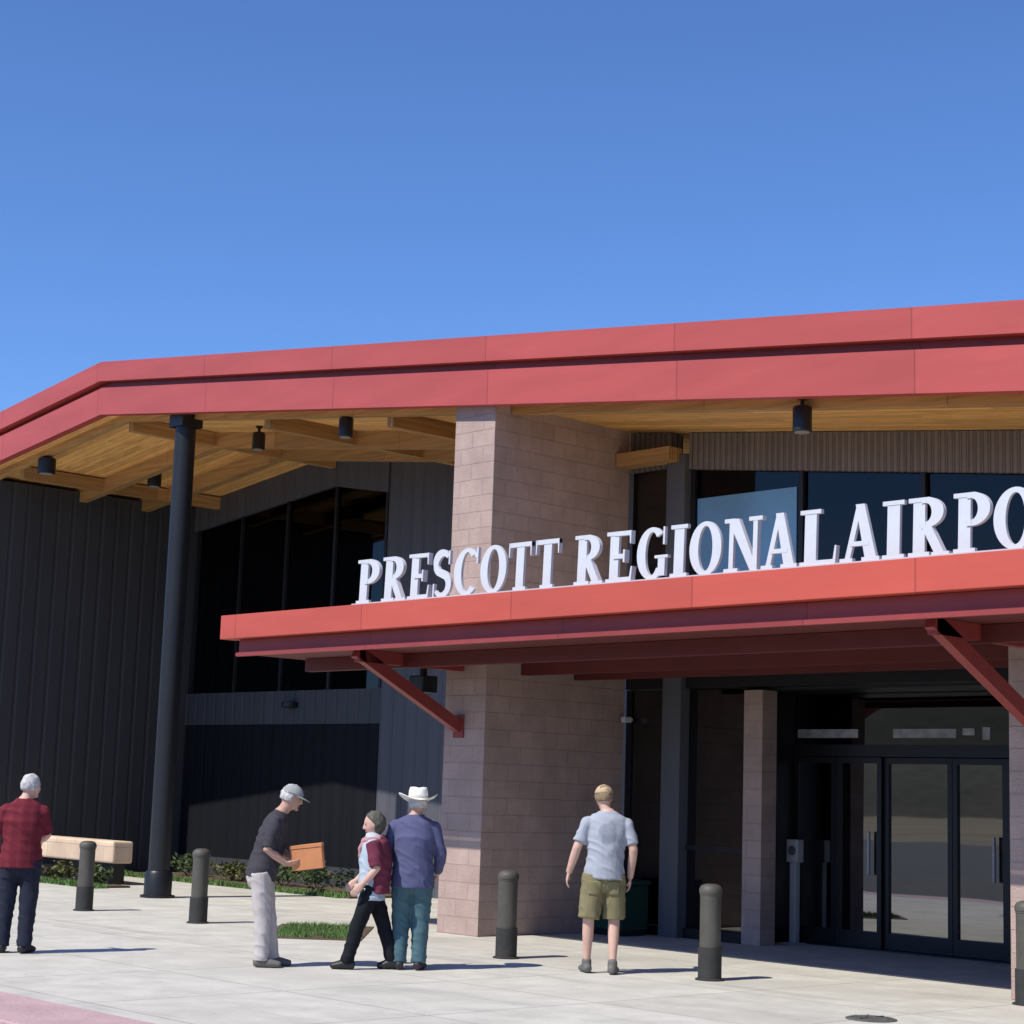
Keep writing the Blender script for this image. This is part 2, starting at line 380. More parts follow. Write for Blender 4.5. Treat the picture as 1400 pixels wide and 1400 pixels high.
# brick piers: deep fins either side of the entrance
def pier(x0, x1, y0, y1, zt):
    f = (lambda x: zt) if zt else (lambda x: zs(x)+.07)
    pr = MB().prism([(x0, 0), (x1, 0), (x1, f(x1)), (x0, f(x0))], y0, y1).obj('brick_pier', 'block', T)
    return pr
pier(-.72, 0, .0, 2.37, None)
pier(7.0, 7.72, .0, 2.37, 3.20)
pier(14.0, 14.72, .0, 2.37, 3.20)

# left recess: gable wall (Y = 4.5) and the dark wing wall (X = -13.3)
wl = MB()
def top(x): return zs(x)+.05
wl.prism([(-7.5, 0), (-.73, 0), (-.73, top(-.73)), (-7.5, top(-7.5))], 4.5, 4.7)
wl.obj('panel_wall', 'panel', T)
MB().prism([(-13.28, top(-13.28)-.50), (-9.05, top(-9.05)-.54), (-7.505, top(-7.505)-.62), (-7.505, top(-7.505)), (PX, PZ+.05), (-13.28, top(-13.28))], 4.47, 4.7).obj('wall_header', 'panel', T)
wi = MB()
fr = MB()
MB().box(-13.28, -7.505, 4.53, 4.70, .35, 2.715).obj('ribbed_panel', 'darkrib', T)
wi.prism([(-13.28, 3.305), (-7.505, 3.305), (-7.505, top(-7.505)-.46), (-9.05, top(-9.05)-.42), (-13.28, top(-13.28)-.40)], 4.56, 4.575)
win = wi.obj('window', 'clear', T)
fr.box(-13.28, -7.505, 4.50, 4.66, 2.72, 3.30)
win_b = fr.obj('spandrel_band', 'siding', win)
fr = MB()
for k in range(5):
    x = -13.2 + k*1.40
    zt = top(x)-.42
    MB().box(x, x+.06, 4.51, 4.64, 3.305, zt).obj('mullion', 'bronze', win)
MB().box(-13.28, -7.505, 4.48, 4.68, 0, .348).obj('window_sill', 'siding', win)
MB().prism([(-26, 0), (-13.3, 0), (-13.3, zs(-13.3)-.02), (-26, zs(-26)+.0)], .3, 4.7).obj('wing_wall', 'siding', T)

# entrance front (Y = 2.37)
fx1 = 18
post = MB().box(.72, 1.02, 2.30, 2.55, 0, 5.93).obj('wall_post', 'post', T)
MB().prism([(1.025, zs(1.025)-.41), (fx1, zs(fx1)-.41), (fx1, zs(fx1)+.05), (1.025, zs(1.025)+.05)], 2.37, 2.6).obj('wall_header', 'header', T)
MB().prism([(.0, 5.80), (.715, 5.80), (.715, zs(.72)+.05), (.0, zs(0)+.05)], 2.38, 2.6).obj('wall_header', 'header', T)
upw = MB().prism([(1.025, 3.75), (fx1, 3.75), (fx1, zs(fx1)-.41), (1.025, zs(1.025)-.41)], 2.46, 2.475).obj('window', 'clear', T)
MB().box(1.11, 2.66, 2.448, 2.456, 3.80, 5.36).obj('sky_patch', 'skyblue', upw)  # added sheet whose colour stands in for sky in the pane
for x in (1.03, 2.72, 4.42, 6.12, 7.82, 9.52, 11.2):
    MB().box(x, x+.06, 2.41, 2.56, 3.752, zs(x)-.415).obj('mullion', 'bronze', upw)
nw = MB().box(.0, .715, 2.46, 2.475, 3.3, 5.795).obj('window', 'glass', T)
MB().box(.0, .715, 2.42, 2.52, 4.55, 4.61).obj('mullion', 'bronze', nw)
MB().box(0.0, .715, 2.40, 2.6, 3.0, 3.295).obj('spandrel_panel', 'bronze', T)
MB().box(1.025, fx1, 2.38, 2.6, 3.0, 3.745).obj('spandrel_panel', 'bronze', T)
lw = MB().box(.0, .715, 2.46, 2.475, .12, 2.995).obj('window', 'glass', T)
MB().box(.0, .715, 2.41, 2.56, .0, .118).obj('window_sill', 'bronze', lw)
MB().box(.0, .06, 2.42, 2.55, .12, 2.99).obj('mullion', 'bronze', lw)
lw = MB().box(1.025, 1.935, 2.46, 2.475, .12, 2.995).obj('window', 'glass', T)
MB().box(1.025, 1.935, 2.41, 2.56, .0, .118).obj('window_sill', 'bronze', lw)
MB().box(1.025, 1.935, 2.42, 2.55, 1.05, 1.10).obj('mullion', 'bronze', lw)
MB().box(1.94, 2.22, 2.40, 2.67, 0, 2.96).obj('brick_pier', 'block', T)
MB().box(1.70, 1.93, 2.60, 3.40, 0, 2.96).obj('porch_side_wall', 'bronze', T)
MB().box(1.70, 6.98, 2.61, 3.6, 2.97, 3.1).obj('porch_ceiling', 'bronze', T)
MB().box(7.73, fx1, 2.40, 2.6, 0, 2.99).obj('side_wall', 'panel', T)
MB().box(6.8, 6.995, 2.61, 3.8, 0, 2.96).obj('porch_side_wall', 'bronze', T)

# doors (Y = 3.4)
MB().box(1.94, 6.79, 3.34, 3.50, 2.22, 2.36).obj('door_header', 'bronze', T)
tr = MB().box(1.94, 6.79, 3.41, 3.425, 2.362, 2.96).obj('transom', 'glass', T)
for gx0, gx1, gz0, gz1 in ((1.76, 1.83, 2.44, 2.56), (1.96, 2.86, 2.44, 2.545), (3.36, 4.22, 2.44, 2.545), (4.30, 4.46, 2.47, 2.55), (4.56, 4.66, 2.42, 2.56)):
    if gx1 > 1.95: MB().box(gx0, gx1, 3.400, 3.4085, gz0, gz1, bev=.003).obj('frosted_strip', 'frost', tr)
edges = (1.94, 2.56, 3.22, 4.15, 4.86, 5.8, 6.79)
for i in range(6):
    a, b = edges[i]+.004, edges[i+1]-.004
    yb = 3.40 + (.05 if i in (2, 3) else 0)
    d = MB().box(a+.05, b-.05, yb, yb+.012, .20, 2.14).obj('door', 'doorglass', T)
    f = MB()
    f.box(a, a+.06, yb-.03, yb+.04, .02, 2.21); f.box(b-.06, b, yb-.03, yb+.04, .02, 2.21)
    f.box(a+.061, b-.061, yb-.03, yb+.04, .02, .20); f.box(a+.061, b-.061, yb-.03, yb+.04, 2.14, 2.21)
    f.obj('door_frame', 'bronze', d)
    if i in (1, 3): MB().box(b-.16, b-.13, yb-.09, yb-.05, .85, 1.35, bev=.008).obj('handle', 'grey', d)
MB().box(1.94, 6.79, 3.30, 3.6, .0, .016).obj('threshold', 'bronze', T)

# rest of the mass: back walls and a dim hall so that the glass has something behind it
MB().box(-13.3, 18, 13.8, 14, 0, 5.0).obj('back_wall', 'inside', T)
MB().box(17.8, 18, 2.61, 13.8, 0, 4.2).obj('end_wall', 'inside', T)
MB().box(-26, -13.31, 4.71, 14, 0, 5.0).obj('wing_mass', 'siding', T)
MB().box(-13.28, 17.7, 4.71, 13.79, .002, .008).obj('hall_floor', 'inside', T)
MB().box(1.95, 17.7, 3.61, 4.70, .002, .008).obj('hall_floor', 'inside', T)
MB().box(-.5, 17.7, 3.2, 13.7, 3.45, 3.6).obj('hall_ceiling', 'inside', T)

# ------------------------------------------------------------------ canopy over the entrance
CXL, CXR = -2.76, 16.0
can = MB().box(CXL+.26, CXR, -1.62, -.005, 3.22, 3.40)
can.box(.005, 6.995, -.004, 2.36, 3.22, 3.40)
canopy = can.obj('canopy', 'shadered', T)
MB().box(CXL, CXR, -1.92, -1.70, 3.40, 3.69, bev=.006).obj('canopy_fascia', 'canopyred', canopy)
MB().box(CXL+.02, CXR, -1.695, -.006, 3.405, 3.60).obj('canopy_roof', 'bounceroof', canopy)
MB().box(.005, CXR, -.004, 2.375, 3.405, 3.60).obj('canopy_roof', 'bounceroof', canopy)
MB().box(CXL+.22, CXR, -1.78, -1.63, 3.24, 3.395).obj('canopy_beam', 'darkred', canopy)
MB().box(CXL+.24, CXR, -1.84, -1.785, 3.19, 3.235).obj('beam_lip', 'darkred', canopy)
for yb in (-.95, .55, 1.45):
    MB().box(-2.3 if yb < 0 else .01, 15.8 if yb < 0 else 6.99, yb, yb+.10, 3.06, 3.215).obj('canopy_joist', 'shadered', canopy)
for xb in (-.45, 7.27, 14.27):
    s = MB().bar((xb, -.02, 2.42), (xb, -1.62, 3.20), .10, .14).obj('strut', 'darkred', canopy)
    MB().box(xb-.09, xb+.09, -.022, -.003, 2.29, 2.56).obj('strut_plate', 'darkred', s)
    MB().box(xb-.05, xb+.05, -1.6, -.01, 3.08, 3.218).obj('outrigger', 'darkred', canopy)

# round steel column under the gable peak
c = MB().lathe([(.155, .0), (.155, 7.0)], (-7.15, .22, 0), 32).obj('steel_column', 'black', T); soft(c)
c2 = MB().lathe([(.25, 0), (.25, .03), (.20, .04), (.20, .34), (.175, .38)], (-7.15, .22, .002), 32).obj('column_base', 'black', c); soft(c2)
MB().box(-7.33, -6.97, .04, .40, 6.93, 7.12).obj('column_cap', 'black', c)

# ------------------------------------------------------------------ sign letters
def ring(cx, cz, rx, rz, wx, wz, a0, a1, n=22):
    out = []
    for i in range(n+1):
        a = R_(a0+(a1-a0)*i/n)
        out.append(((cx+rx*math.cos(a), cz+rz*math.sin(a)), (cx+(rx-wx)*math.cos(a), cz+(rz-wz)*math.sin(a))))
    return ('strip', out)
def stroke(pts, ws):
    out = []
    for i, p in enumerate(pts):
        a = Vector(pts[max(i-1, 0)]); b = Vector(pts[min(i+1, len(pts)-1)]); t = (b-a).normalized(); nn = Vector((-t.y, t.x))
        out.append(((p[0]+nn.x*ws[i]/2, p[1]+nn.y*ws[i]/2), (p[0]-nn.x*ws[i]/2, p[1]-nn.y*ws[i]/2)))
    return ('strip', out)
def rc(x0, x1, z0, z1): return ('poly', [(x0, z0), (x1, z0), (x1, z1), (x0, z1)])
def po(*p): return ('poly', list(p))
SS, TH = .075, .075
def stem(x, wd=.205, s=.08): return [rc(x, x+wd, .02, .98), rc(x-s, x+wd+s, 0, SS), rc(x-s, x+wd+s, 1-SS, 1)]
def S_():
    P, W = [], []
    for i in range(15):
        a = R_(35 + 200*i/14); P.append((.30+.20*math.cos(a), .735+.225*math.sin(a))); W.append(.09+.10*math.sin(math.pi*i/14)**1.5 if i < 12 else .16)
    for i in range(15):
        a = R_(75 - 220*i/14); P.append((.30+.215*math.cos(a), .265+.225*math.sin(a))); W.append(.17-.02*i/14 if i < 6 else .16-.09*(i-6)/8)
    return [stroke(P, W), rc(.49, .53, .70, 1.0), rc(.05, .09, 0, .30)]
GL = {
 'P': (.66, stem(.10)+[ring(.32, .72, .32, .28, .205, .10, -90, 90), rc(.25, .33, .90, .998), rc(.25, .33, .44, .54)]),
 'R': (.74, stem(.10)+[ring(.32, .74, .31, .26, .205, .10, -90, 90), rc(.25, .33, .90, .998), rc(.25, .33, .48, .58), po((.26, .50), (.42, .52), (.66, .03), (.49, .03)), rc(.44, .74, .002, .058)]),
 'E': (.64, stem(.10)+[rc(.2, .60, .91, .997), rc(.2, .62, .003, .09), rc(.2, .46, .46, .55), po((.57, .997), (.61, .997), (.61, .74), (.585, .74)), po((.59, .003), (.64, .003), (.66, .29), (.63, .29)), rc(.44, .48, .38, .63)]),
 'S': (.60, S_()),
 'C': (.70, [ring(.37, .5, .36, .51, .205, .09, 48, 312), rc(.63, .67, .66, 1.0), po((.57, .82), (.66, .76), (.66, .83), (.6, .9))]),
 'O': (.76, [ring(.38, .5, .37, .51, .205, .085, 0, 360, 40)]),
 'T': (.66, [rc(.228, .432, .02, .98), rc(.16, .5, 0, SS), rc(.02, .64, .905, 1), po((.02, .998), (.06, .998), (.04, .70), (.02, .70)), po((.60, .998), (.64, .998), (.64, .70), (.62, .70))]),
 'G': (.76, [ring(.37, .5, .36, .51, .205, .09, 48, 318), rc(.63, .67, .66, 1.0), rc(.53, .69, .06, .42), rc(.45, .76, .40, .455)]),
 'I': (.34, stem(.075, .205, .075)),
 'N': (.80, [rc(.10, .19, .02, .98), rc(0, .29, 0, SS), rc(0, .22, 1-SS, 1), po((.07, .99), (.30, .99), (.71, .01), (.56, .01)), rc(.61, .70, .01, .98), rc(.52, .80, 1-SS, .999)]),
 'A': (.76, [po((.31, 1.0), (.41, 1.0), (.185, .03), (.085, .03)), po((.29, 1.01), (.46, 1.01), (.71, .03), (.49, .03)), rc(.2, .56, .28, .36), rc(0, .25, 0, SS), rc(.43, .77, .001, SS)]),
 'L': (.66, stem(.10)+[rc(.2, .63, .003, .09), po((.60, .003), (.65, .003), (.67, .33), (.64, .33))]),
}
LET = [('P',-.24,.15),('R',.21,.62),('E',.66,1.0),('S',1.07,1.36),('C',1.42,1.79),('O',1.84,2.22),('T',2.27,2.6),('T',2.67,3.0),
 ('R',3.23,3.62),('E',3.67,4.0),('G',4.08,4.46),('I',4.52,4.69),('O',4.75,5.12),('N',5.18,5.60),('A',5.62,5.99),('L',6.04,6.42),
 ('A',6.49,6.87),('I',6.93,7.11),('R',7.18,7.57),('P',7.62,7.96),('O',8.00,8.38),('R',8.43,8.82),('T',8.86,9.2)]
LH = .50
sign = empty('entrance_sign', (0, -1.80, 3.694))
tag(sign, 'white raised serif letters reading PRESCOTT REGIONAL AIRPORT on the red canopy edge', 'sign')
MB().box(-.30, 9.28, -.035, .035, 0, .02).obj('mounting_rail', 'letterside', sign)
for ch, x0, x1 in LET:
    wd, parts = GL[ch]
    x0 -= .015; sc = (x1-x0+.015)/wd
    mb = MB()
    for k, (kind, p) in enumerate(parts):
        d = .016 + .0022*k                    # each stroke a hair prouder than the last
        def V(q, y): return mb.bm.verts.new(((q[0]*sc), y + q[1]*LH*.03, .015 + q[1]*LH))
        if kind == 'poly':
            a = [V(q, -d) for q in p]; b = [V(q, d) for q in p]; n = len(p)
            mb.bm.faces.new(a); mb.bm.faces.new(b[::-1])
            for i in range(n): mb.bm.faces.new([a[i], b[i], b[(i+1) % n], a[(i+1) % n]])
        else:
            rows = [[V(q[0], -d), V(q[1], -d), V(q[1], d), V(q[0], d)] for q in p]
            for i in range(len(rows)-1):
                for j in range(4): mb.bm.faces.new([rows[i][j], rows[i+1][j], rows[i+1][(j+1) % 4], rows[i][(j+1) % 4]])
            mb.bm.faces.new(rows[0][::-1]); mb.bm.faces.new(rows[-1])
    mb.obj('letter', 'white', sign, loc=(x0, 0, 0))

# ------------------------------------------------------------------ lights, camera, small fittings on the building
def soffit_light(x, y, label, big=1.0):
    z = zs(x) + .056
    e = empty('soffit_light', (x, y, z))
    tag(e, label, 'light', 'black lights hung under the wood soffit')
    soft(MB().lathe([(.05*big, 0), (.05*big, -.03), (.022, -.035), (.022, -.10)], (0, 0, 0), 18).obj('stem', 'black', e))
    soft(MB().lathe([(.085*big, -.10), (.10*big, -.12), (.10*big, -.36), (.09*big, -.37)], (0, 0, 0), 22).obj('housing', 'black', e))
    soft(MB().lathe([(.08*big, -.371), (.075*big, -.378)], (0, 0, 0), 22).obj('lens', 'lens', e))
soffit_light(-11.55, .35, 'large black light under the soffit left of the steel column', 1.5)
soffit_light(-3.35, .32, 'small black light under the soffit between the steel column and the left brick pier')
soffit_light(4.5, .18, 'small black light under the soffit above the letters of the word AIRPORT')
soffit_light(-7.0, 1.45, 'small black light deep under the soffit just right of the steel column top')
soffit_light(-11.3, 2.3, 'black light deep under the soffit above the dark wing wall', 1.2)

e = empty('wall_light', (-9.9, 4.497, 3.05))
tag(e, 'small dark round wall light on the band across the recessed window', 'light')
soft(MB().lathe([(.13, -.05), (.15, -.04), (.15, .04), (.13, .05)], (0, -.07, 0), 20).obj('housing', 'black', e))
MB().box(-.06, .06, -.03, 0, -.06, .06).obj('bracket', 'black', e)
e = empty('canopy_floodlight', (-.62, -.45, 3.06))
tag(e, 'dark floodlight box under the canopy beside the left strut', 'light')
MB().box(-.13, .13, -.12, .12, -.26, -.06, bev=.015).obj('housing', 'black', e)
MB().box(-.03, .03, -.03, .03, -.06, .15).obj('bracket', 'black', e)
e = empty('security_camera', (.10, 2.40, 2.62))
tag(e, 'tiny white camera on the window frame beside the left brick pier', 'camera')
MB().box(-.02, .02, -.02, .012, -.02, .02).obj('bracket', 'grey', e)
MB().box(-.035, .035, -.15, -.02, -.035, .035, bev=.01).obj('housing', 'white', e)

# ------------------------------------------------------------------ bollards
def bollard():
    e = empty('bollard', (0, 0, 0))
    soft(MB().lathe([(.098, .30), (.098, .77), (.103, .775), (.103, .79)], (0, 0, 0), 28).obj('post', 'bollard', e))
    soft(MB().lathe([(.107, .791), (.110, .81), (.107, .835), (.088, .862), (.05, .877), (.01, .879)], (0, 0, 0), 28).obj('cap', 'bollard', e))
    soft(MB().lathe([(.135, 0), (.135, .012), (.110, .02), (.110, .299)], (0, 0, .001), 28).obj('base', 'bollardbase', e))
    return e
b0 = bollard()
for i, (x, y, lab) in enumerate((
    (-5.04, -2.21, 'grey green bollard in front of the tan stone bench'),
    (-2.81, -1.97, 'grey green bollard just right of the steel column'),
    (2.15, -1.56, 'dark bollard in front of the left brick pier'),
    (4.6, -1.26, 'grey bollard in front of the narrow brown pier by the doors'),
    (7.30, -.22, 'dark bollard against the right brick pier, cut by the picture edge'))):
    b = b0 if i == 0 else copy_tree(b0)
    b.location = (x, y, 0); tag(b, lab, 'bollard', 'bollards along the terminal front')

e = empty('door_button_post', (2.14, 3.14, 0))
tag(e, 'slim pale grey post with a square push button head beside the glass doors', 'button post')
MB().box(-.045, .045, -.045, .045, .013, .95, bev=.008).obj('post', 'grey', e)
MB().box(-.085, .085, -.06, .06, .951, 1.22, bev=.012).obj('head', 'grey', e)
MB().box(-.10, .10, -.10, .10, .001, .012).obj('base_plate', 'grey', e)
soft(MB().lathe([(.06, 0), (.05, .01)], (0, 0, 0), 18).obj('button', 'post', e)).matrix_local = Matrix.Translation((0, -.061, 1.09)) @ Matrix.Rotation(R_(90), 4, 'X')

e = empty('waste_bin', (.36, 1.98, 0))
tag(e, 'dark green waste bin by the window beside the left brick pier', 'bin')
MB().box(-.27, .27, -.25, .25, .06, .60, bev=.03).obj('body', 'binm', e)
MB().box(-.29, .29, -.27, .27, .601, .66, bev=.02).obj('lid', 'binm', e)
MB().box(-.24, .24, -.22, .22, .001, .059).obj('foot', 'black', e)
MB().box(-.16, .16, -.262, -.252, .44, .53).obj('slot', 'black', e)

u = MB().lathe([(.20, 0), (.20, .006), (.18, .012), (.02, .015)], (7.25, -2.42, .0015), 36)
for a in range(8):
    aa = a*math.pi/4; u.bar((7.25+.04*math.cos(aa), -2.42+.04*math.sin(aa), .017), (7.25+.16*math.cos(aa), -2.42+.16*math.sin(aa), .016), .02, .008)
tag(u.obj('utility_cover', 'iron'), 'round worn iron cover set in the pale paving', 'utility cover')

# ------------------------------------------------------------------ low wall, plants, grass
lw = empty('stone_bench', (-11.6, 1.3, 0))
tag(lw, 'long low sunlit tan stone bench in front of the dark wing', 'bench')
MB().box(-1.68, 1.66, -.17, .20, .34, .69, bev=.03).obj('seat', 'tan', lw)
MB().box(-1.60, 1.50, -.06, .16, 0, .339).obj('plinth', 'black', lw)

def leafy(bm, n, rx, ry, h, size, base=.03, lump=3):
    cl = [(random.uniform(-.6, .6)*rx, random.uniform(-.6, .6)*ry, random.uniform(.3, .7)*h, random.uniform(.35, .6)) for _ in range(lump)]
    for _ in range(n):
        cx, cy, cz, r = random.choice(cl)
        d = Vector((random.gauss(0, 1), random.gauss(0, 1), random.gauss(0, 1))).normalized()*random.uniform(.5, 1)
        p = Vector((cx+d.x*r*rx, cy+d.y*r*ry, max(base, min(h, cz+d.z*r*h*.7))))
        a = Vector((random.gauss(0, 1), random.gauss(0, 1), random.gauss(0, .6))).normalized(); b = a.cross(Vector((random.gauss(0, 1), random.gauss(0, 1), random.gauss(0, 1)))).normalized()
        s = size*random.uniform(.6, 1.3)
        v = [bm.verts.new(p - a*s), bm.verts.new(p + b*s*.42), bm.verts.new(p + a*s), bm.verts.new(p - b*s*.42)]
        bm.faces.new(v)
def shrub(x, y, rx, ry, h, label, m='leaf', n=420, size=.05):
    e = empty('shrub', (x, y, 0))
    tag(e, label, 'shrub', 'low shrubs along the terminal wall')
    mb = MB(); leafy(mb.bm, n, rx, ry, h, size, lump=5); mb.obj('foliage', m, e)
    st = MB()
    for k in range(6):
        a = k*1.05; st.bar((.03*math.cos(a), .03*math.sin(a), 0), (rx*.5*math.cos(a), ry*.5*math.sin(a), h*.6), .012, .012)
    st.obj('stem', 'stem', e)
shrub(-12.3, .78, .75, .3, .38, 'olive shrub before the tan stone bench, behind the man in the red shirt', 'leaf2')
shrub(-11.1, .80, .7, .28, .34, 'olive shrub before the tan stone bench, behind its bollard', 'leaf2')
shrub(-10.0, .85, .6, .28, .32, 'dark green shrub at the right end of the tan stone bench', 'leaf')
shrub(-11.9, 3.9, .8, .35, .45, 'dark shrub under the recessed window, nearest the steel column', 'leaf')
shrub(-10.4, 3.9, .8, .35, .38, 'olive shrub under the recessed window, left of the man with the orange box', 'leaf2')
shrub(-8.9, 3.75, .75, .4, .50, 'dark shrub under the recessed window, behind the orange box', 'leaf')
shrub(-7.4, 3.3, .7, .45, .55, 'dark shrub by the grey panel wall, right of the orange box', 'leaf')
tag(MB().box(-13.2, -6.2, 3.0, 4.46, .004, .03).obj('planting_bed', 'soil'), 'strip of brown mulch under the recessed window', 'planting bed', kind='structure')
tag(MB().box(-13.2, -9.3, .48, 1.09, .004, .03).obj('planting_bed', 'soil'), 'strip of brown mulch in front of the tan stone bench', 'planting bed', kind='structure')
E_ = lambda a, d: (-1.35 + R2.x*a + F2.x*d, -1.36 + R2.y*a + F2.y*d)
bd_ = MB(); q = [E_(-.46, -1.2), E_(.65, -1.2), E_(.65, .9), E_(-.46, .9)]
lo_ = [bd_.bm.verts.new((x, y, .002)) for x, y in q]; hi_ = [bd_.bm.verts.new((x, y, .010)) for x, y in q]
bd_.bm.faces.new(lo_[::-1]); bd_.bm.faces.new(hi_)
for i in range(4): bd_.bm.faces.new([lo_[i], lo_[(i+1) % 4], hi_[(i+1) % 4], hi_[i]])
tag(bd_.obj('planting_bed', 'soil'), 'small bed of soil under the strip of green grass', 'planting bed', kind='structure')
gb = MB()
for _ in range(4200):
    ga = random.uniform(-.36, .55); gd = random.uniform(-1.1, .8)
    x = -1.35 + R2.x*ga + F2.x*gd; y = -1.36 + R2.y*ga + F2.y*gd
    if noise.noise(Vector((x*3, y*3, 0))) < -.38: continue
    h = random.uniform(.02, .075); a = random.uniform(0, 6.28); dx, dy = math.cos(a)*.006, math.sin(a)*.006
    lx, ly = random.gauss(0, .02), random.gauss(0, .02)
    gb.bm.faces.new([gb.bm.verts.new((x-dx, y-dy, .004)), gb.bm.verts.new((x+dx, y+dy, .004)), gb.bm.verts.new((x+lx, y+ly, h))])
tag(gb.obj('grass', 'grass'), 'small strip of green grass on the paving behind the standing people', 'grass', kind='stuff')
def cover(x0, x1, y0, y1, n, h0, label):
    cb_ = MB()
    for _ in range(n):
        x = random.uniform(x0, x1); y = random.uniform(y0, y1)
        h = h0*random.uniform(.4, 1.1)*(.7+.6*noise.noise(Vector((x*2.1, y*2, 3)))); a = random.uniform(0, 6.28); dx, dy = math.cos(a)*.012, math.sin(a)*.012
        lx, ly = random.gauss(0, .035), random.gauss(0, .035)
        cb_.bm.faces.new([cb_.bm.verts.new((x-dx, y-dy, .004)), cb_.bm.verts.new((x+dx, y+dy, .004)), cb_.bm.verts.new((x+lx, y+ly, h))])
    tag(cb_.obj('grass', 'grass'), label, 'grass', kind='stuff')
cover(-13.2, -9.2, .35, .62, 3000, .13, 'thin strip of green grass edging the bed at the tan stone bench')
cover(-13.0, -6.3, 2.85, 3.15, 3600, .13, 'thin strip of green grass edging the bed under the recessed window')

# ------------------------------------------------------------------ people
def cloth(name, c, rough=.85, var=.15, stripes=None, smudge=None):
    M = mat(name, c, rough, spec=.15, var=var*.45, scale=4, fine=.05, fscale=220, bump=.2, bscale=180)
    if stripes or smudge:
        tc = M.n('ShaderNodeTexCoord'); sp = M.n('ShaderNodeSeparateXYZ'); M.l(tc.outputs['Object'], sp.inputs[0])
        if stripes:
            sa = M.n('ShaderNodeMath', operation='PINGPONG'); sa.inputs[1].default_value = .045; M.l(sp.outputs['Z'], sa.inputs[0])
            sb = M.n('ShaderNodeMath', operation='PINGPONG'); sb.inputs[1].default_value = .05; M.l(sp.outputs['X'], sb.inputs[0])
            ad = M.n('ShaderNodeMath', operation='ADD'); M.l(sa.outputs[0], ad.inputs[0]); M.l(sb.outputs[0], ad.inputs[1])
            mr = M.n('ShaderNodeMapRange'); mr.inputs[1].default_value = .03; mr.inputs[2].default_value = .06; M.l(ad.outputs[0], mr.inputs[0])
            c2 = stripes
        else:                          # a printed motif high on the back
            mp = M.n('ShaderNodeMapping'); mp.inputs['Location'].default_value = (-smudge[0][0]/.10, 0, -smudge[0][2]/.12); mp.inputs['Scale'].default_value = (1/.10, 0, 1/.12)
            M.l(tc.outputs['Object'], mp.inputs[0])
            ln = M.n('ShaderNodeVectorMath', operation='LENGTH'); M.l(mp.outputs[0], ln.inputs[0])
            nz = M.n('ShaderNodeTexNoise', i_Scale=22.0, i_Detail=2.0); M.l(tc.outputs['Object'], nz.inputs['Vector'])
            ad = M.n('ShaderNodeMath', operation='ADD'); M.l(ln.outputs['Value'], ad.inputs[0]); M.l(nz.outputs[0], ad.inputs[1])
            lt = M.n('ShaderNodeMapRange'); lt.inputs[1].default_value = 1.55; lt.inputs[2].default_value = 1.25; M.l(ad.outputs[0], lt.inputs[0])
            ys = M.n('ShaderNodeMath', operation='LESS_THAN'); ys.inputs[1].default_value = .0; M.l(sp.outputs['Y'], ys.inputs[0])
            mr = M.n('ShaderNodeMath', operation='MULTIPLY'); M.l(lt.outputs[0], mr.inputs[0]); M.l(ys.outputs[0], mr.inputs[1])
            c2 = smudge[1]
        mx = M.n('ShaderNodeMix'); mx.data_type = 'RGBA'
        M.l(mr.outputs[0], mx.inputs[0]); M.l(M.colour.outputs[0], mx.inputs[6]); mx.inputs[7].default_value = rgba(c2)
        M.l(mx.outputs[2], M.b.inputs['Base Color'])
    return M.m
SKIN = mat('sun tanned skin', (.50, .30, .22), .55, var=.08, scale=8, fine=.04); SKIN.b.inputs['Subsurface Weight'].default_value = .08; SKIN = SKIN.m
SKIN2 = mat('fair skin', (.58, .37, .29), .55, var=.08, scale=8, fine=.04); SKIN2.b.inputs['Subsurface Weight'].default_value = .08; SKIN2 = SKIN2.m
EYE = mat('dark eye', (.02, .015, .012), .2).m
LIP = mat('lips', (.40, .17, .15), .5).m

def fuse(name, mb, m, parent, voxel=.009, wrinkle=0.0, smooth=4, seed=0):
    """union of overlapping closed shapes as one continuous surface"""
    bmesh.ops.recalc_face_normals(mb.bm, faces=mb.bm.faces)
    me = bpy.data.meshes.new(name); mb.bm.to_mesh(me); mb.bm.free()
    o = bpy.data.objects.new(name, me); col.objects.link(o)
    r = o.modifiers.new('r', 'REMESH'); r.mode = 'VOXEL'; r.voxel_size = voxel
    sm = o.modifiers.new('s', 'SMOOTH'); sm.iterations = smooth; sm.factor = .5
    dg = bpy.context.evaluated_depsgraph_get()
    me2 = bpy.data.meshes.new_from_object(o.evaluated_get(dg)); me2.name = name
    o.modifiers.clear(); o.data = me2; bpy.data.meshes.remove(me)
    if wrinkle:
        nr = [v.normal.copy() for v in me2.vertices]
        for v, n in zip(me2.vertices, nr):
            q = v.co*Vector((1, 1, 1)) + Vector((seed*3.1, 0, 0))
            qa = q.x*.8 + q.y*.6                 # slanting drag folds, sharper on the ridge
            f1 = 1-abs(noise.noise(Vector((q.x*5, q.y*5, q.z*11 + qa*9)))*2)
            f2 = noise.noise(Vector((q.x*13, q.y*13, q.z*9)))
            k = (max(0, f1)**2 - .35)*.9 + f2*.35
            v.co += n*k*wrinkle
    me2.materials.clear(); me2.materials.append(m)
    me2.polygons.foreach_set('use_smooth', [True]*len(me2.polygons))
    o.parent = parent
    return o

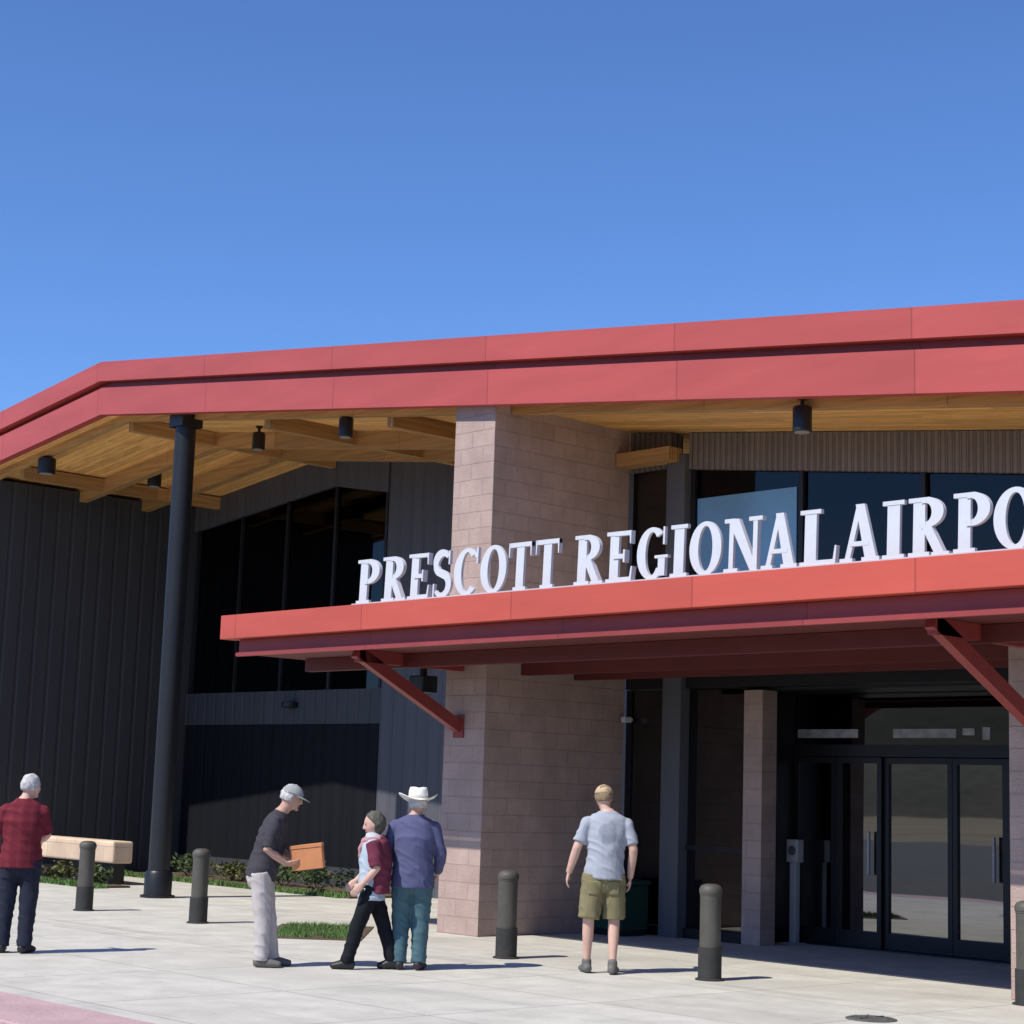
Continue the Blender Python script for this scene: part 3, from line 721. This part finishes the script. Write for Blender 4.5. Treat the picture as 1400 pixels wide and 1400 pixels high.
def patch(name, o, m, e, x, z, w_, h_, off=.005):
    """a sewn-on piece laid over the back of a garment"""
    from mathutils.bvhtree import BVHTree
    t = BVHTree.FromPolygons([v.co for v in o.data.vertices], [p.vertices[:] for p in o.data.polygons])
    mb = MB(); n = 8; G = []
    for i in range(n+1):
        row = []
        for k in range(n+1):
            zz = z - h_/2 + h_*k/n - (.012*(1-abs(i/n*2-1)) if k == 0 else 0)
            loc, nr, _, _ = t.ray_cast(Vector((x-w_/2+w_*i/n, -1, zz)), Vector((0, 1, 0)))
            if loc is None: return
            row.append((loc, nr))
        G.append(row)
    A = [[mb.bm.verts.new(l+nn*off) for l, nn in rw] for rw in G]; B = [[mb.bm.verts.new(l-nn*.006) for l, nn in rw] for rw in G]
    for i in range(n):
        for k in range(n):
            mb.bm.faces.new([A[i][k], A[i+1][k], A[i+1][k+1], A[i][k+1]]); mb.bm.faces.new([B[i][k], B[i][k+1], B[i+1][k+1], B[i+1][k]])
        mb.bm.faces.new([A[i][0], B[i][0], B[i+1][0], A[i+1][0]]); mb.bm.faces.new([A[i][n], A[i+1][n], B[i+1][n], B[i][n]])
        mb.bm.faces.new([A[0][i], A[0][i+1], B[0][i+1], B[0][i]]); mb.bm.faces.new([A[n][i], B[n][i], B[n][i+1], A[n][i+1]])
    mb.obj(name, m, o, smooth=True)
def head_frame(face, tilt=0):
    f = Vector(face).normalized(); up = Vector((0, 0, 1)); s = f.cross(up).normalized(); u = s.cross(f)
    return Matrix((s, f, u)).transposed()        # columns: right, forward, up

def hand(mb, wrist, d, pn, curl=.55, s=1.0):
    """palm, four unequal bent fingers and a thumb; d = pointing direction, pn = palm normal"""
    d = Vector(d).normalized(); pn = Vector(pn); pn = (pn - d*pn.dot(d)).normalized(); ac = d.cross(pn)
    w_ = Vector(wrist)
    mb.loft([w_, w_+d*.035*s, w_+d*.085*s], [(.024*s, .017*s), (.037*s, .016*s), (.038*s, .014*s)], ac, n=10)
    for i, (off, L) in enumerate(((-.029, .066), (-.010, .076), (.010, .071), (.028, .055))):
        b = w_ + d*.082*s + ac*off*s
        c1 = (d*math.cos(curl*.5) + pn*math.sin(curl*.5)); c2 = (d*math.cos(curl*1.4) + pn*math.sin(curl*1.4)); c3 = (d*math.cos(curl*2.2) + pn*math.sin(curl*2.2))
        L *= s
        p1 = b + c1*L*.45; p2 = p1 + c2*L*.32; p3 = p2 + c3*L*.25
        mb.loft([b-d*.02*s, b, p1, p2, p3], [(.0088*s, .0088*s)]*2+[(.0084*s, .0084*s), (.0078*s, .0078*s), (.0068*s, .0068*s)], ac, n=8)
    t0 = w_ + d*.025*s - ac*.026*s
    td = (d*.62 - ac*.62 + pn*.42).normalized(); t1 = t0+td*.036*s; t2 = t1 + (d*.85 - ac*.25 + pn*.45).normalized()*.034*s
    mb.loft([t0-td*.01, t0, t1, t2], [(.012*s, .012*s), (.012*s, .012*s), (.010*s, .010*s), (.008*s, .008*s)], ac, n=8)

def person(name, loc, J, label, skin, W=1.0, hair=None, shirt=None, sleeve=.6, legs_to='ankle', trousers=None, shoe=None, shirt_drop=0.0, seed=0, group=None, baggy=1.0, fingers=.5, palm=None):
    e = empty(name, loc, math.atan2(R2.y, R2.x))
    tag(e, label, 'person', group)
    J = {k: (Vector(v) if hasattr(v, '__len__') else v) for k, v in J.items()}
    side = (J['shR']-J['shL']).normalized(); hs = (J['hiR']-J['hiL']).normalized()
    neck = J['neck']; pel = (J['hiL']+J['hiR'])/2
    shm = (J['shL']+J['shR'])/2; sw = (J['shR']-J['shL']).length/2
    waist = pel.lerp(shm, .36) + J.get('belly', Vector((0, 0, 0))); chest = pel.lerp(shm, .74)+J.get('bust', Vector((0, 0, 0)))
    ax = (shm-pel).normalized()
    def torso(mb, g):
        mb.loft([pel-ax*.07, pel+ax*.03, waist, chest, shm-ax*.03, shm+ax*.02, shm+ax*.055, shm+ax*.085],
                [(.135*W+g, .105*W+g), (.160*W+g, .115*W+g), (.142*W+g, .108*W+g), (.165*W+g, .118*W+g), (sw*.98+g, .090*W+g), (sw*.86+g, .074*W+g), (sw*.56+g*.6, .062+g*.6), (sw*.36, .052)], side, n=22)
    def arm(mb, s, g, frac):
        a, b, c = J['sh'+s]-ax*.03, J['el'+s], J['wr'+s]
        if frac <= .5:
            q = a.lerp(b, frac*2); mb.loft([a, a.lerp(q, .5), q], [(.046*W+g, .050*W+g), (.047*W+g, .050*W+g), (.046*W+g*1.3, .046*W+g*1.3)], side, n=14, cap=False)
        else:
            q = b.lerp(c, frac*2-1)
            mb.loft([a, a.lerp(b, .5), b, b.lerp(q, .4), q], [(.046*W+g, .048*W+g), (.045*W+g, .045*W+g), (.041*W+g, .041*W+g), (.040*W+g, .040*W+g), (.029*W+g, .029*W+g)], side, n=14, cap=frac > .98)
        mb.ball(a, .046*W+g*.9, sub=2)
    def leg(mb, s, g, end):
        h, k, a = J['hi'+s], J['kn'+s], J['an'+s]
        P = [h+Vector((0, 0, .02)), h.lerp(k, .45), k, k.lerp(a, .33), k.lerp(a, .75), a]
        Rr = [.090*W, .077*W, .058*W, .057*W, .043*W, .038*W]
        if end == 'knee': P = [P[0], P[1], h.lerp(k, .97)]; Rr = [.092*W, .086*W, .084*W]
        elif end == 'ankle': Rr = [.092*W, .080*W, .066*W, .062*W, .056*W, .056*W]; P[-1] = k.lerp(a, 1.06)
        mb.loft(P, [(r+g, r+g) for r in Rr], hs, n=16, cap=False)
    # body: one continuous surface
    mb = MB()
    torso(mb, -.004)
    for s in 'LR':
        arm(mb, s, 0, 1.0); leg(mb, s, -.006, 'skin')
        d = (J['wr'+s]-J['el'+s]).normalized()
        pn = J['palm'+s] if 'palm'+s in J else (Vector((1, 0, 0)) if s == 'L' else Vector((-1, 0, 0)))
        hd = J['hd'+s] if 'hd'+s in J else d
        hand(mb, J['wr'+s], hd, pn, curl=J.get('curl', .45))
        t = J['to'+s]; a = J['an'+s]
        mb.loft([a+Vector((0, 0, .02)), Vector((a.x, a.y, .045)), Vector((a.x, a.y, .04)).lerp(Vector((t.x, t.y, .03)), .6), Vector((t.x, t.y, .028))], [(.036, .036), (.036, .04), (.042, .03), (.034, .02)], hs, n=12)
    hc = J['head']; HF = head_frame(J['face'])
    mb.loft([shm+ax*.0, neck, neck.lerp(hc, .6)], [(.062*W, .058*W), (.054, .056), (.052, .056)], side, n=14)
    vs_ = mb.ball((0, 0, 0), (.077, .096, .115), sub=4)
    for v in vs_:
        p = v.co
        if p.z < -.01: k = min(1, (-.01-p.z)/.10); p.x *= 1-.30*k; p.y = p.y*(1-.10*k) + .012*k
        if p.y > .05: p.y -= .010*max(0, 1-abs(p.z-.01)/.02)*min(1, abs(p.x)/.03)          # eye sockets
        v.co = hc + HF @ p
    def H(p): return hc + HF @ Vector(p)
    mb.loft([H((0, .088, .02)), H((0, .100, -.005)), H((0, .108, -.022))], [(.008, .01), (.011, .012), (.015, .011)], HF.col[0], n=10)
    mb.ball(H((0, .078, -.085)), (.024, .02, .02), HF, 2)
    for sx in (-1, 1): mb.ball(H((sx*.076, -.005, -.005)), (.009, .020, .031), HF, 2)
    body = fuse('body', mb, skin, e, .0075, smooth=3)
    for sx in (-1, 1):
        ey = MB(); ey.ball(H((sx*.030, .083, .012)), (.011, .006, .007), HF, 2); ey.obj('eye', EYE, body, smooth=True)
    lp = MB(); lp.ball(H((0, .091, -.052)), (.024, .006, .007), HF, 2); lp.obj('lips', LIP, body, smooth=True)
    if hair:
        hm, kind = hair
        hb = MB(); vv = hb.ball((0, 0, 0), (.086, .104, .115), sub=4)
        for v in list(vv):
            p = v.co
            n_ = noise.noise(p*30)*.007 + noise.noise(Vector((p.x*120, p.y*120, p.z*40)))*.006
            p *= 1+n_/.1
            low = -.045 if kind == 'short' else -.12
            cut = .02 + .62*max(0, p.z)          # hairline
            if p.y > cut: p.y = cut + (p.y-cut)*.15; p.x *= .86; p.z = min(p.z, .098)
            if p.z < low: p.z = low + (p.z-low)*.2
            v.co = hc + HF @ (p + Vector((0, -.008, .012)))
        hb.obj('hair', hm, e, smooth=True)
    if trousers:
        mb = MB()
        mb.loft([pel-ax*.085, pel+ax*.0, pel+ax*.10], [(.125*W+.012, .10*W+.012), (.160*W+.012, .118*W+.012), (.148*W+.012, .112*W+.012)], side, n=22)
        for s in 'LR': leg(mb, s, .012*baggy, legs_to)
        tr_o = fuse('shorts' if legs_to == 'knee' else 'trousers', mb, trousers, e, .009, wrinkle=.010, smooth=3, seed=seed)
        if abs((J['shR']-J['shL']).normalized().x) > .8:
            for s in 'LR': patch('pocket', tr_o, trousers, e, J['hi'+s].x*.92, J['hi'+s].z-.10, .12, .13)
    if shirt:
        mb = MB()
        lo = pel + ax*(-.02-shirt_drop)
        mb.loft([lo, pel+ax*.05, waist, chest, shm-ax*.03, shm+ax*.024, shm+ax*.058, shm+ax*.085],
                [(.172*W+.014, .128*W+.016), (.166*W+.018, .124*W+.018), (.150*W+.018, .116*W+.020), (.168*W+.016, .122*W+.016), (sw*1.0+.014, .096*W+.014), (sw*.90+.010, .080*W+.012), (sw*.60+.008, .070), (sw*.40+.004, .060)], side, n=24, cap=False)
        for s in 'LR': arm(mb, s, .011 if sleeve > .5 else .013, sleeve)
        sh_o = fuse('shirt', mb, shirt, e, .009, wrinkle=.011, smooth=3, seed=seed+5)
        cm = MB(); nd = (neck-shm).normalized(); cc = shm+nd*.055; n = 20
        fwd = side.cross(nd)
        ringp = [cc + side*.066*W*math.cos(2*math.pi*t/n) - fwd*.062*W*math.sin(2*math.pi*t/n) + nd*(.012*math.sin(2*math.pi*t/n)) for t in range(n+1)]
        hgt = .020 if sleeve < .9 else .030
        rr = [[cm.bm.verts.new(p_ + (p_-cc).normalized()*a_ + nd*b_) for p_ in ringp[:-1]] for a_, b_ in ((.012, -.02), (.010, 0), (.003, hgt), (-.004, hgt), (-.004, -.02))]
        for u_ in range(5):
            for t in range(n): cm.bm.faces.new([rr[u_][t], rr[u_][(t+1) % n], rr[(u_+1) % 5][(t+1) % n], rr[(u_+1) % 5][t]])
        cm.obj('collar', shirt, sh_o, smooth=True)
    if shoe:
        for s in 'LR':
            t = J['to'+s]; a = J['an'+s]
            fd = Vector((t.x-a.x, t.y-a.y, 0)).normalized()
            z0 = max(0, min(a.z-.085, t.z))
            mb = MB()
            h_ = Vector((a.x, a.y, 0)) - fd*.055
            mb.loft([h_+Vector((0, 0, .042+max(0, a.z-.09))), Vector((a.x, a.y, .052+max(0, a.z-.09)*.8)), Vector((a.x, a.y, .042)).lerp(Vector((t.x, t.y, .036)), .55), Vector((t.x, t.y, .03))],
                    [(.040, .040), (.046, .050), (.050, .040), (.042, .028)], hs if abs(fd.dot(hs)) < .8 else Vector((fd.y, -fd.x, 0)), n=16)
            mb.loft([a+Vector((0, 0, .035)), Vector((a.x, a.y, a.z-.03))], [(.047, .047), (.047, .05)], hs, n=14)
            for v in mb.bm.verts: v.co.z = max(v.co.z, .001)
            fuse('shoe', mb, shoe, e, .008, smooth=3)
    return e, H, HF, hc

def hat_obj(name, m, e, HF, hc, brim, crown_h, crown_r, curl, zoff=.055, crease=.02):
    mb = MB(); n = 40
    prof = [(brim, 0), (brim*.82, -.004), (crown_r*1.03, .0), (crown_r*1.0, .03), (crown_r*.97, crown_h*.6), (crown_r*.86, crown_h*.92), (crown_r*.55, crown_h), (.005, crown_h*.97)]
    back = [(brim-.002, -.006), (brim*.82, -.010), (crown_r*.96, -.006)]
    rows = []
    for r, z in back[::-1]+prof:
        row = []
        for i in range(n):
            a = 2*math.pi*i/n
            x = r*math.cos(a); y = r*math.sin(a)*1.18
            k = max(0, (r-crown_r)/max(.001, brim-crown_r))
            zz = z + curl*k*k*(abs(math.cos(a))**2) - .018*k*(abs(math.sin(a))**3)
            if z > crown_h*.8: zz -= crease*(1-abs(x)/crown_r)
            row.append(mb.bm.verts.new(hc + HF @ Vector((x, y-.004, zz+zoff))))
        rows.append(row)
    for k in range(len(rows)-1):
        for i in range(n): mb.bm.faces.new([rows[k][i], rows[k][(i+1) % n], rows[k+1][(i+1) % n], rows[k+1][i]])
    mb.bm.faces.new(rows[-1]); mb.bm.faces.new(rows[0][::-1])
    o = mb.obj(name, m, e, smooth=True)
    bd = MB()
    rb = [[bd.bm.verts.new(hc + HF @ Vector((crown_r*q*math.cos(2*math.pi*i/n), crown_r*q*1.18*math.sin(2*math.pi*i/n)-.004, zoff+z))) for i in range(n)] for q, z in ((1.035, .004), (1.03, .03), (.98, .03))]
    for k in range(2):
        for i in range(n): bd.bm.faces.new([rb[k][i], rb[k][(i+1) % n], rb[k+1][(i+1) % n], rb[k+1][i]])
    return o, bd

def cap_obj(m, e, HF, hc, zoff=.035):
    mb = MB(); n = 32
    rows = []
    for k in range(8):
        t = k/7*math.pi/2
        rows.append([mb.bm.verts.new(hc + HF @ Vector((.087*math.cos(t)*math.cos(2*math.pi*i/n), .105*math.cos(t)*math.sin(2*math.pi*i/n)-.004, zoff+.092*math.sin(t)))) for i in range(n)] if k < 7 else
                    [mb.bm.verts.new(hc + HF @ Vector((.004*math.cos(2*math.pi*i/n), .004*math.sin(2*math.pi*i/n), zoff+.092))) for i in range(n)])
    for k in range(7):
        for i in range(n): mb.bm.faces.new([rows[k][i], rows[k][(i+1) % n], rows[k+1][(i+1) % n], rows[k+1][i]])
    mb.bm.faces.new(rows[-1]); mb.bm.faces.new(rows[0][::-1])
    o = mb.obj('cap', m, e, smooth=True)
    vb = MB(); m_ = 14
    top_, bot = [], []
    for i in range(m_+1):
        a = math.pi*(.12 + .76*i/m_)
        for dz, L in ((.004, top_), (-.003, bot)):
            inn = Vector((.085*math.cos(a), .100*math.sin(a), zoff+dz)); out = Vector((.082*math.cos(a), .100*math.sin(a)+.075*math.sin(a), zoff+dz-.018*math.sin(a)))
            L.append((vb.bm.verts.new(hc+HF @ inn), vb.bm.verts.new(hc+HF @ out)))
    for i in range(m_):
        vb.bm.faces.new([top_[i][0], top_[i][1], top_[i+1][1], top_[i+1][0]]); vb.bm.faces.new([bot[i][0], bot[i+1][0], bot[i+1][1], bot[i][1]])
        vb.bm.faces.new([top_[i][1], bot[i][1], bot[i+1][1], top_[i+1][1]])
    vb.obj('peak', m, o, smooth=True)
    return o

GREYHAIR = mat('grey white hair', (.50, .48, .47), .8, var=.2, scale=30, fine=.2).m
DARKHAIR = mat('ash brown hair', (.09, .085, .065), .7, var=.25, scale=30, fine=.2).m
BROWNHAIR = mat('light brown hair', (.24, .17, .10), .75, var=.2, scale=30, fine=.2).m
SHOE = mat('black shoe leather', (.02, .02, .022), .5).m
SHOE2 = mat('grey trainers', (.13, .125, .115), .7).m

# man in the dark red shirt (far left), seen from behind
person('person', (-.17, -5.79, 0), dict(
    hiL=(-.10, 0, .86), hiR=(.09, .02, .86), knL=(-.12, .03, .47), knR=(.09, .03, .47), anL=(-.13, 0, .085), anR=(.085, 0, .085), toL=(-.16, .16, 0), toR=(.13, .16, 0),
    shL=(-.175, -.02, 1.37), shR=(.165, .03, 1.37), neck=(.0, .02, 1.45), head=(.035, .05, 1.565), face=(.55, .8, -.05),
    elL=(-.255, -.03, 1.10), wrL=(-.235, .04, .86), elR=(.20, .12, 1.11), wrR=(.10, .30, 1.05), palmR=(-.7, 0, -.5), hdL=(.05, .1, -1)),
    'grey haired man in a dark red shirt and navy trousers standing at the left edge', SKIN2, W=1.08, hair=(GREYHAIR, 'short'),
    shirt=cloth('dark red plaid cotton', (.17, .025, .035), stripes=(.14, .019, .031)), sleeve=.46, shirt_drop=.04,
    trousers=cloth('navy twill', (.022, .026, .042)), shoe=SHOE, seed=1)

# man in the grey cap, leaning over the orange box
e2, H2, HF2, hc2 = person('person', (1.88, -4.36, 0), dict(
    hiL=(-.08, .09, .84), hiR=(-.07, -.09, .84), knL=(.0, .10, .46), knR=(-.03, -.08, .46), anL=(.05, .10, .085), anR=(-.02, -.08, .085), toL=(.22, .13, 0), toR=(.15, -.07, 0),
    shL=(.06, .17, 1.35), shR=(.055, -.17, 1.34), neck=(.105, 0, 1.43), head=(.175, 0, 1.545), face=(.95, .05, -.30),
    elL=(.03, .22, 1.07), wrL=(.24, .10, .965), elR=(.0, -.22, 1.07), wrR=(.17, -.14, .945), hdL=(.9, -.25, .1), hdR=(.9, .20, .1), palmL=(0, -.8, .5), palmR=(0, .6, .7), curl=.5),
    'man in a grey cap, charcoal shirt and pale trousers bending over an orange box', SKIN, W=1.0, hair=(GREYHAIR, 'short'),
    shirt=cloth('charcoal cotton', (.055, .052, .062)), sleeve=.47, shirt_drop=.02,
    trousers=cloth('stone chinos', (.50, .46, .44)), shoe=SHOE2, seed=2)
cap_obj(cloth('grey cap cotton', (.33, .34, .33)), e2, HF2, hc2)
M_box = mat('orange brown card', (.58, .24, .10), .8, var=.1, scale=5).m
bx = empty('box', (0, 0, 0), 0)
bx.matrix_world = Matrix.Translation((1.88, -4.36, 0)) @ Matrix.Rotation(math.atan2(R2.y, R2.x), 4, 'Z') @ Matrix.Translation((.355, -.02, 1.00)) @ Matrix.Rotation(R_(-8), 4, 'Y')
tag(bx, 'orange brown cardboard box held by the man in the grey cap', 'box')
MB().box(-.145, .145, -.10, .10, -.105, .09, bev=.004).obj('carton', M_box, bx)
MB().box(-.15, .15, -.105, .105, .091, .125, bev=.004).obj('lid', M_box, bx)
MB().box(-.148, -.1455, -.06, .06, -.03, .04).obj('handle_hole', EYE, bx)

# woman walking to the left in front of the man in the white hat
e3, H3, HF3, hc3 = person('person', (2.48, -3.62, 0), dict(
    hiL=(.0, .08, .74), hiR=(.01, -.08, .74), knL=(.12, .08, .42), knR=(-.10, -.07, .42), anL=(.21, .08, .10), anR=(-.19, -.07, .085), toL=(.09, .09, 0), toR=(-.33, -.06, 0),
    shL=(-.005, .155, 1.16), shR=(.0, -.155, 1.16), neck=(.0, 0, 1.225), head=(.005, 0, 1.325), face=(-.95, -.12, -.22),
    elL=(-.02, .19, .93), wrL=(-.15, .12, .80), elR=(.06, -.20, .93), wrR=(-.07, -.20, .78), palmL=(0, -1, 0), palmR=(0, 1, 0)),
    'short woman in a pale blue top, maroon cardigan and black trousers walking to the left', SKIN2, W=.88, hair=(DARKHAIR, 'long'),
    shirt=cloth('pale blue cotton', (.42, .50, .58)), sleeve=.12, shirt_drop=.09,
    trousers=cloth('black trousers', (.012, .013, .018)), shoe=SHOE, seed=3)
CARD = cloth('maroon knit', (.16, .035, .06))
mb = MB()
mb.loft([(.075, 0, .70), (.08, 0, .86), (.075, 0, 1.02), (.05, 0, 1.15), (.03, 0, 1.20)], [(.185, .095), (.18, .10), (.178, .105), (.172, .10), (.09, .075)], (0, 1, 0), n=20, cap=False)
for sy in (-1, 1): mb.loft([(.005, sy*.155, 1.165), (.035, sy*.178, 1.05), (.05 if sy < 0 else -.01, sy*.20, .94)], [(.072, .072), (.07, .07), (.064, .064)], (1, 0, 0), n=14, cap=False)
fuse('cardigan', mb, CARD, e3, .009, wrinkle=.012, smooth=3, seed=9)
mb = MB(); mb.loft([(-.045, -.10, 1.18), (-.085, -.02, 1.165), (-.05, .09, 1.18), (.05, .08, 1.20), (.075, 0, 1.21), (.05, -.09, 1.20), (-.05, -.11, 1.175)], [(.03, .036)]*7, (0, 0, 1), n=12)
mb.loft([(-.085, -.03, 1.16), (-.115, -.03, 1.10), (-.115, -.03, 1.02)], [(.045, .02), (.05, .02), (.035, .015)], (0, 1, 0), n=12)
fuse('scarf', mb, cloth('dusty pink scarf', (.46, .25, .25)), e3, .008, wrinkle=.01, smooth=2, seed=4)

# man in the white cowboy hat
e4, H4, HF4, hc4 = person('person', (2.67, -3.28, 0), dict(
    hiL=(-.09, 0, .83), hiR=(.09, 0, .83), knL=(-.095, .03, .45), knR=(.085, .03, .45), anL=(-.10, 0, .09), anR=(.085, .0, .09), toL=(-.14, .17, 0), toR=(.12, .17, 0),
    shL=(-.185, 0, 1.34), shR=(.185, .01, 1.34), neck=(.01, .01, 1.42), head=(.02, .04, 1.525), face=(-.15, .97, -.08),
    elL=(-.25, .05, 1.08), wrL=(-.17, .22, .98), elR=(.255, .03, 1.07), wrR=(.22, .16, .88), hdL=(.5, .8, 0)),
    'man in a white cowboy hat, blue shirt and teal jeans standing with his back turned', SKIN, W=1.10, hair=(GREYHAIR, 'short'),
    shirt=cloth('slate blue cotton', (.095, .10, .19)), sleeve=.97, shirt_drop=.06,
    trousers=cloth('teal denim', (.07, .135, .16)), shoe=mat('dark boot leather', (.03, .022, .03), .5).m, seed=5)
WHITEHAT = mat('white straw', (.80, .79, .72), .8, var=.06, scale=30).m
ho, bd = hat_obj('cowboy_hat', WHITEHAT, e4, HF4, hc4, .185, .125, .092, .055, .045, .022)
bd.obj('hat_band', cloth('beige band', (.5, .47, .40)), ho, smooth=True)

# man in khaki shorts walking to the doors
e5, H5, HF5, hc5 = person('person', (3.72, -1.80, 0), dict(
    hiL=(-.085, 0, .90), hiR=(.10, .01, .90), knL=(-.13, .0, .50), knR=(.115, .06, .50), anL=(-.135, .05, .085), anR=(.105, -.04, .085), toL=(-.17, .21, 0), toR=(.14, .10, 0),
    shL=(-.155, 0, 1.44), shR=(.215, .01, 1.425), neck=(.015, .02, 1.515), head=(-.01, .055, 1.64), face=(-.25, .95, -.12),
    elL=(-.255, -.02, 1.17), wrL=(-.325, .05, .93), elR=(.28, -.02, 1.16), wrR=(.26, .06, .90), hdL=(-.2, .1, -1), hdR=(-.05, .15, -1)),
    'man in a tan cap, pale grey printed T-shirt and khaki shorts walking to the doors', SKIN2, W=1.05, hair=(BROWNHAIR, 'short'),
    shirt=cloth('pale grey blue jersey', (.36, .385, .44), smudge=((.035, 0, 1.31), (.26, .28, .33))), sleeve=.40, shirt_drop=.0,
    legs_to='knee', trousers=cloth('khaki cotton', (.21, .185, .10)), shoe=SHOE2, seed=6, baggy=1.5)
cap_obj(cloth('tan cap cotton', (.50, .37, .24)), e5, HF5, hc5)
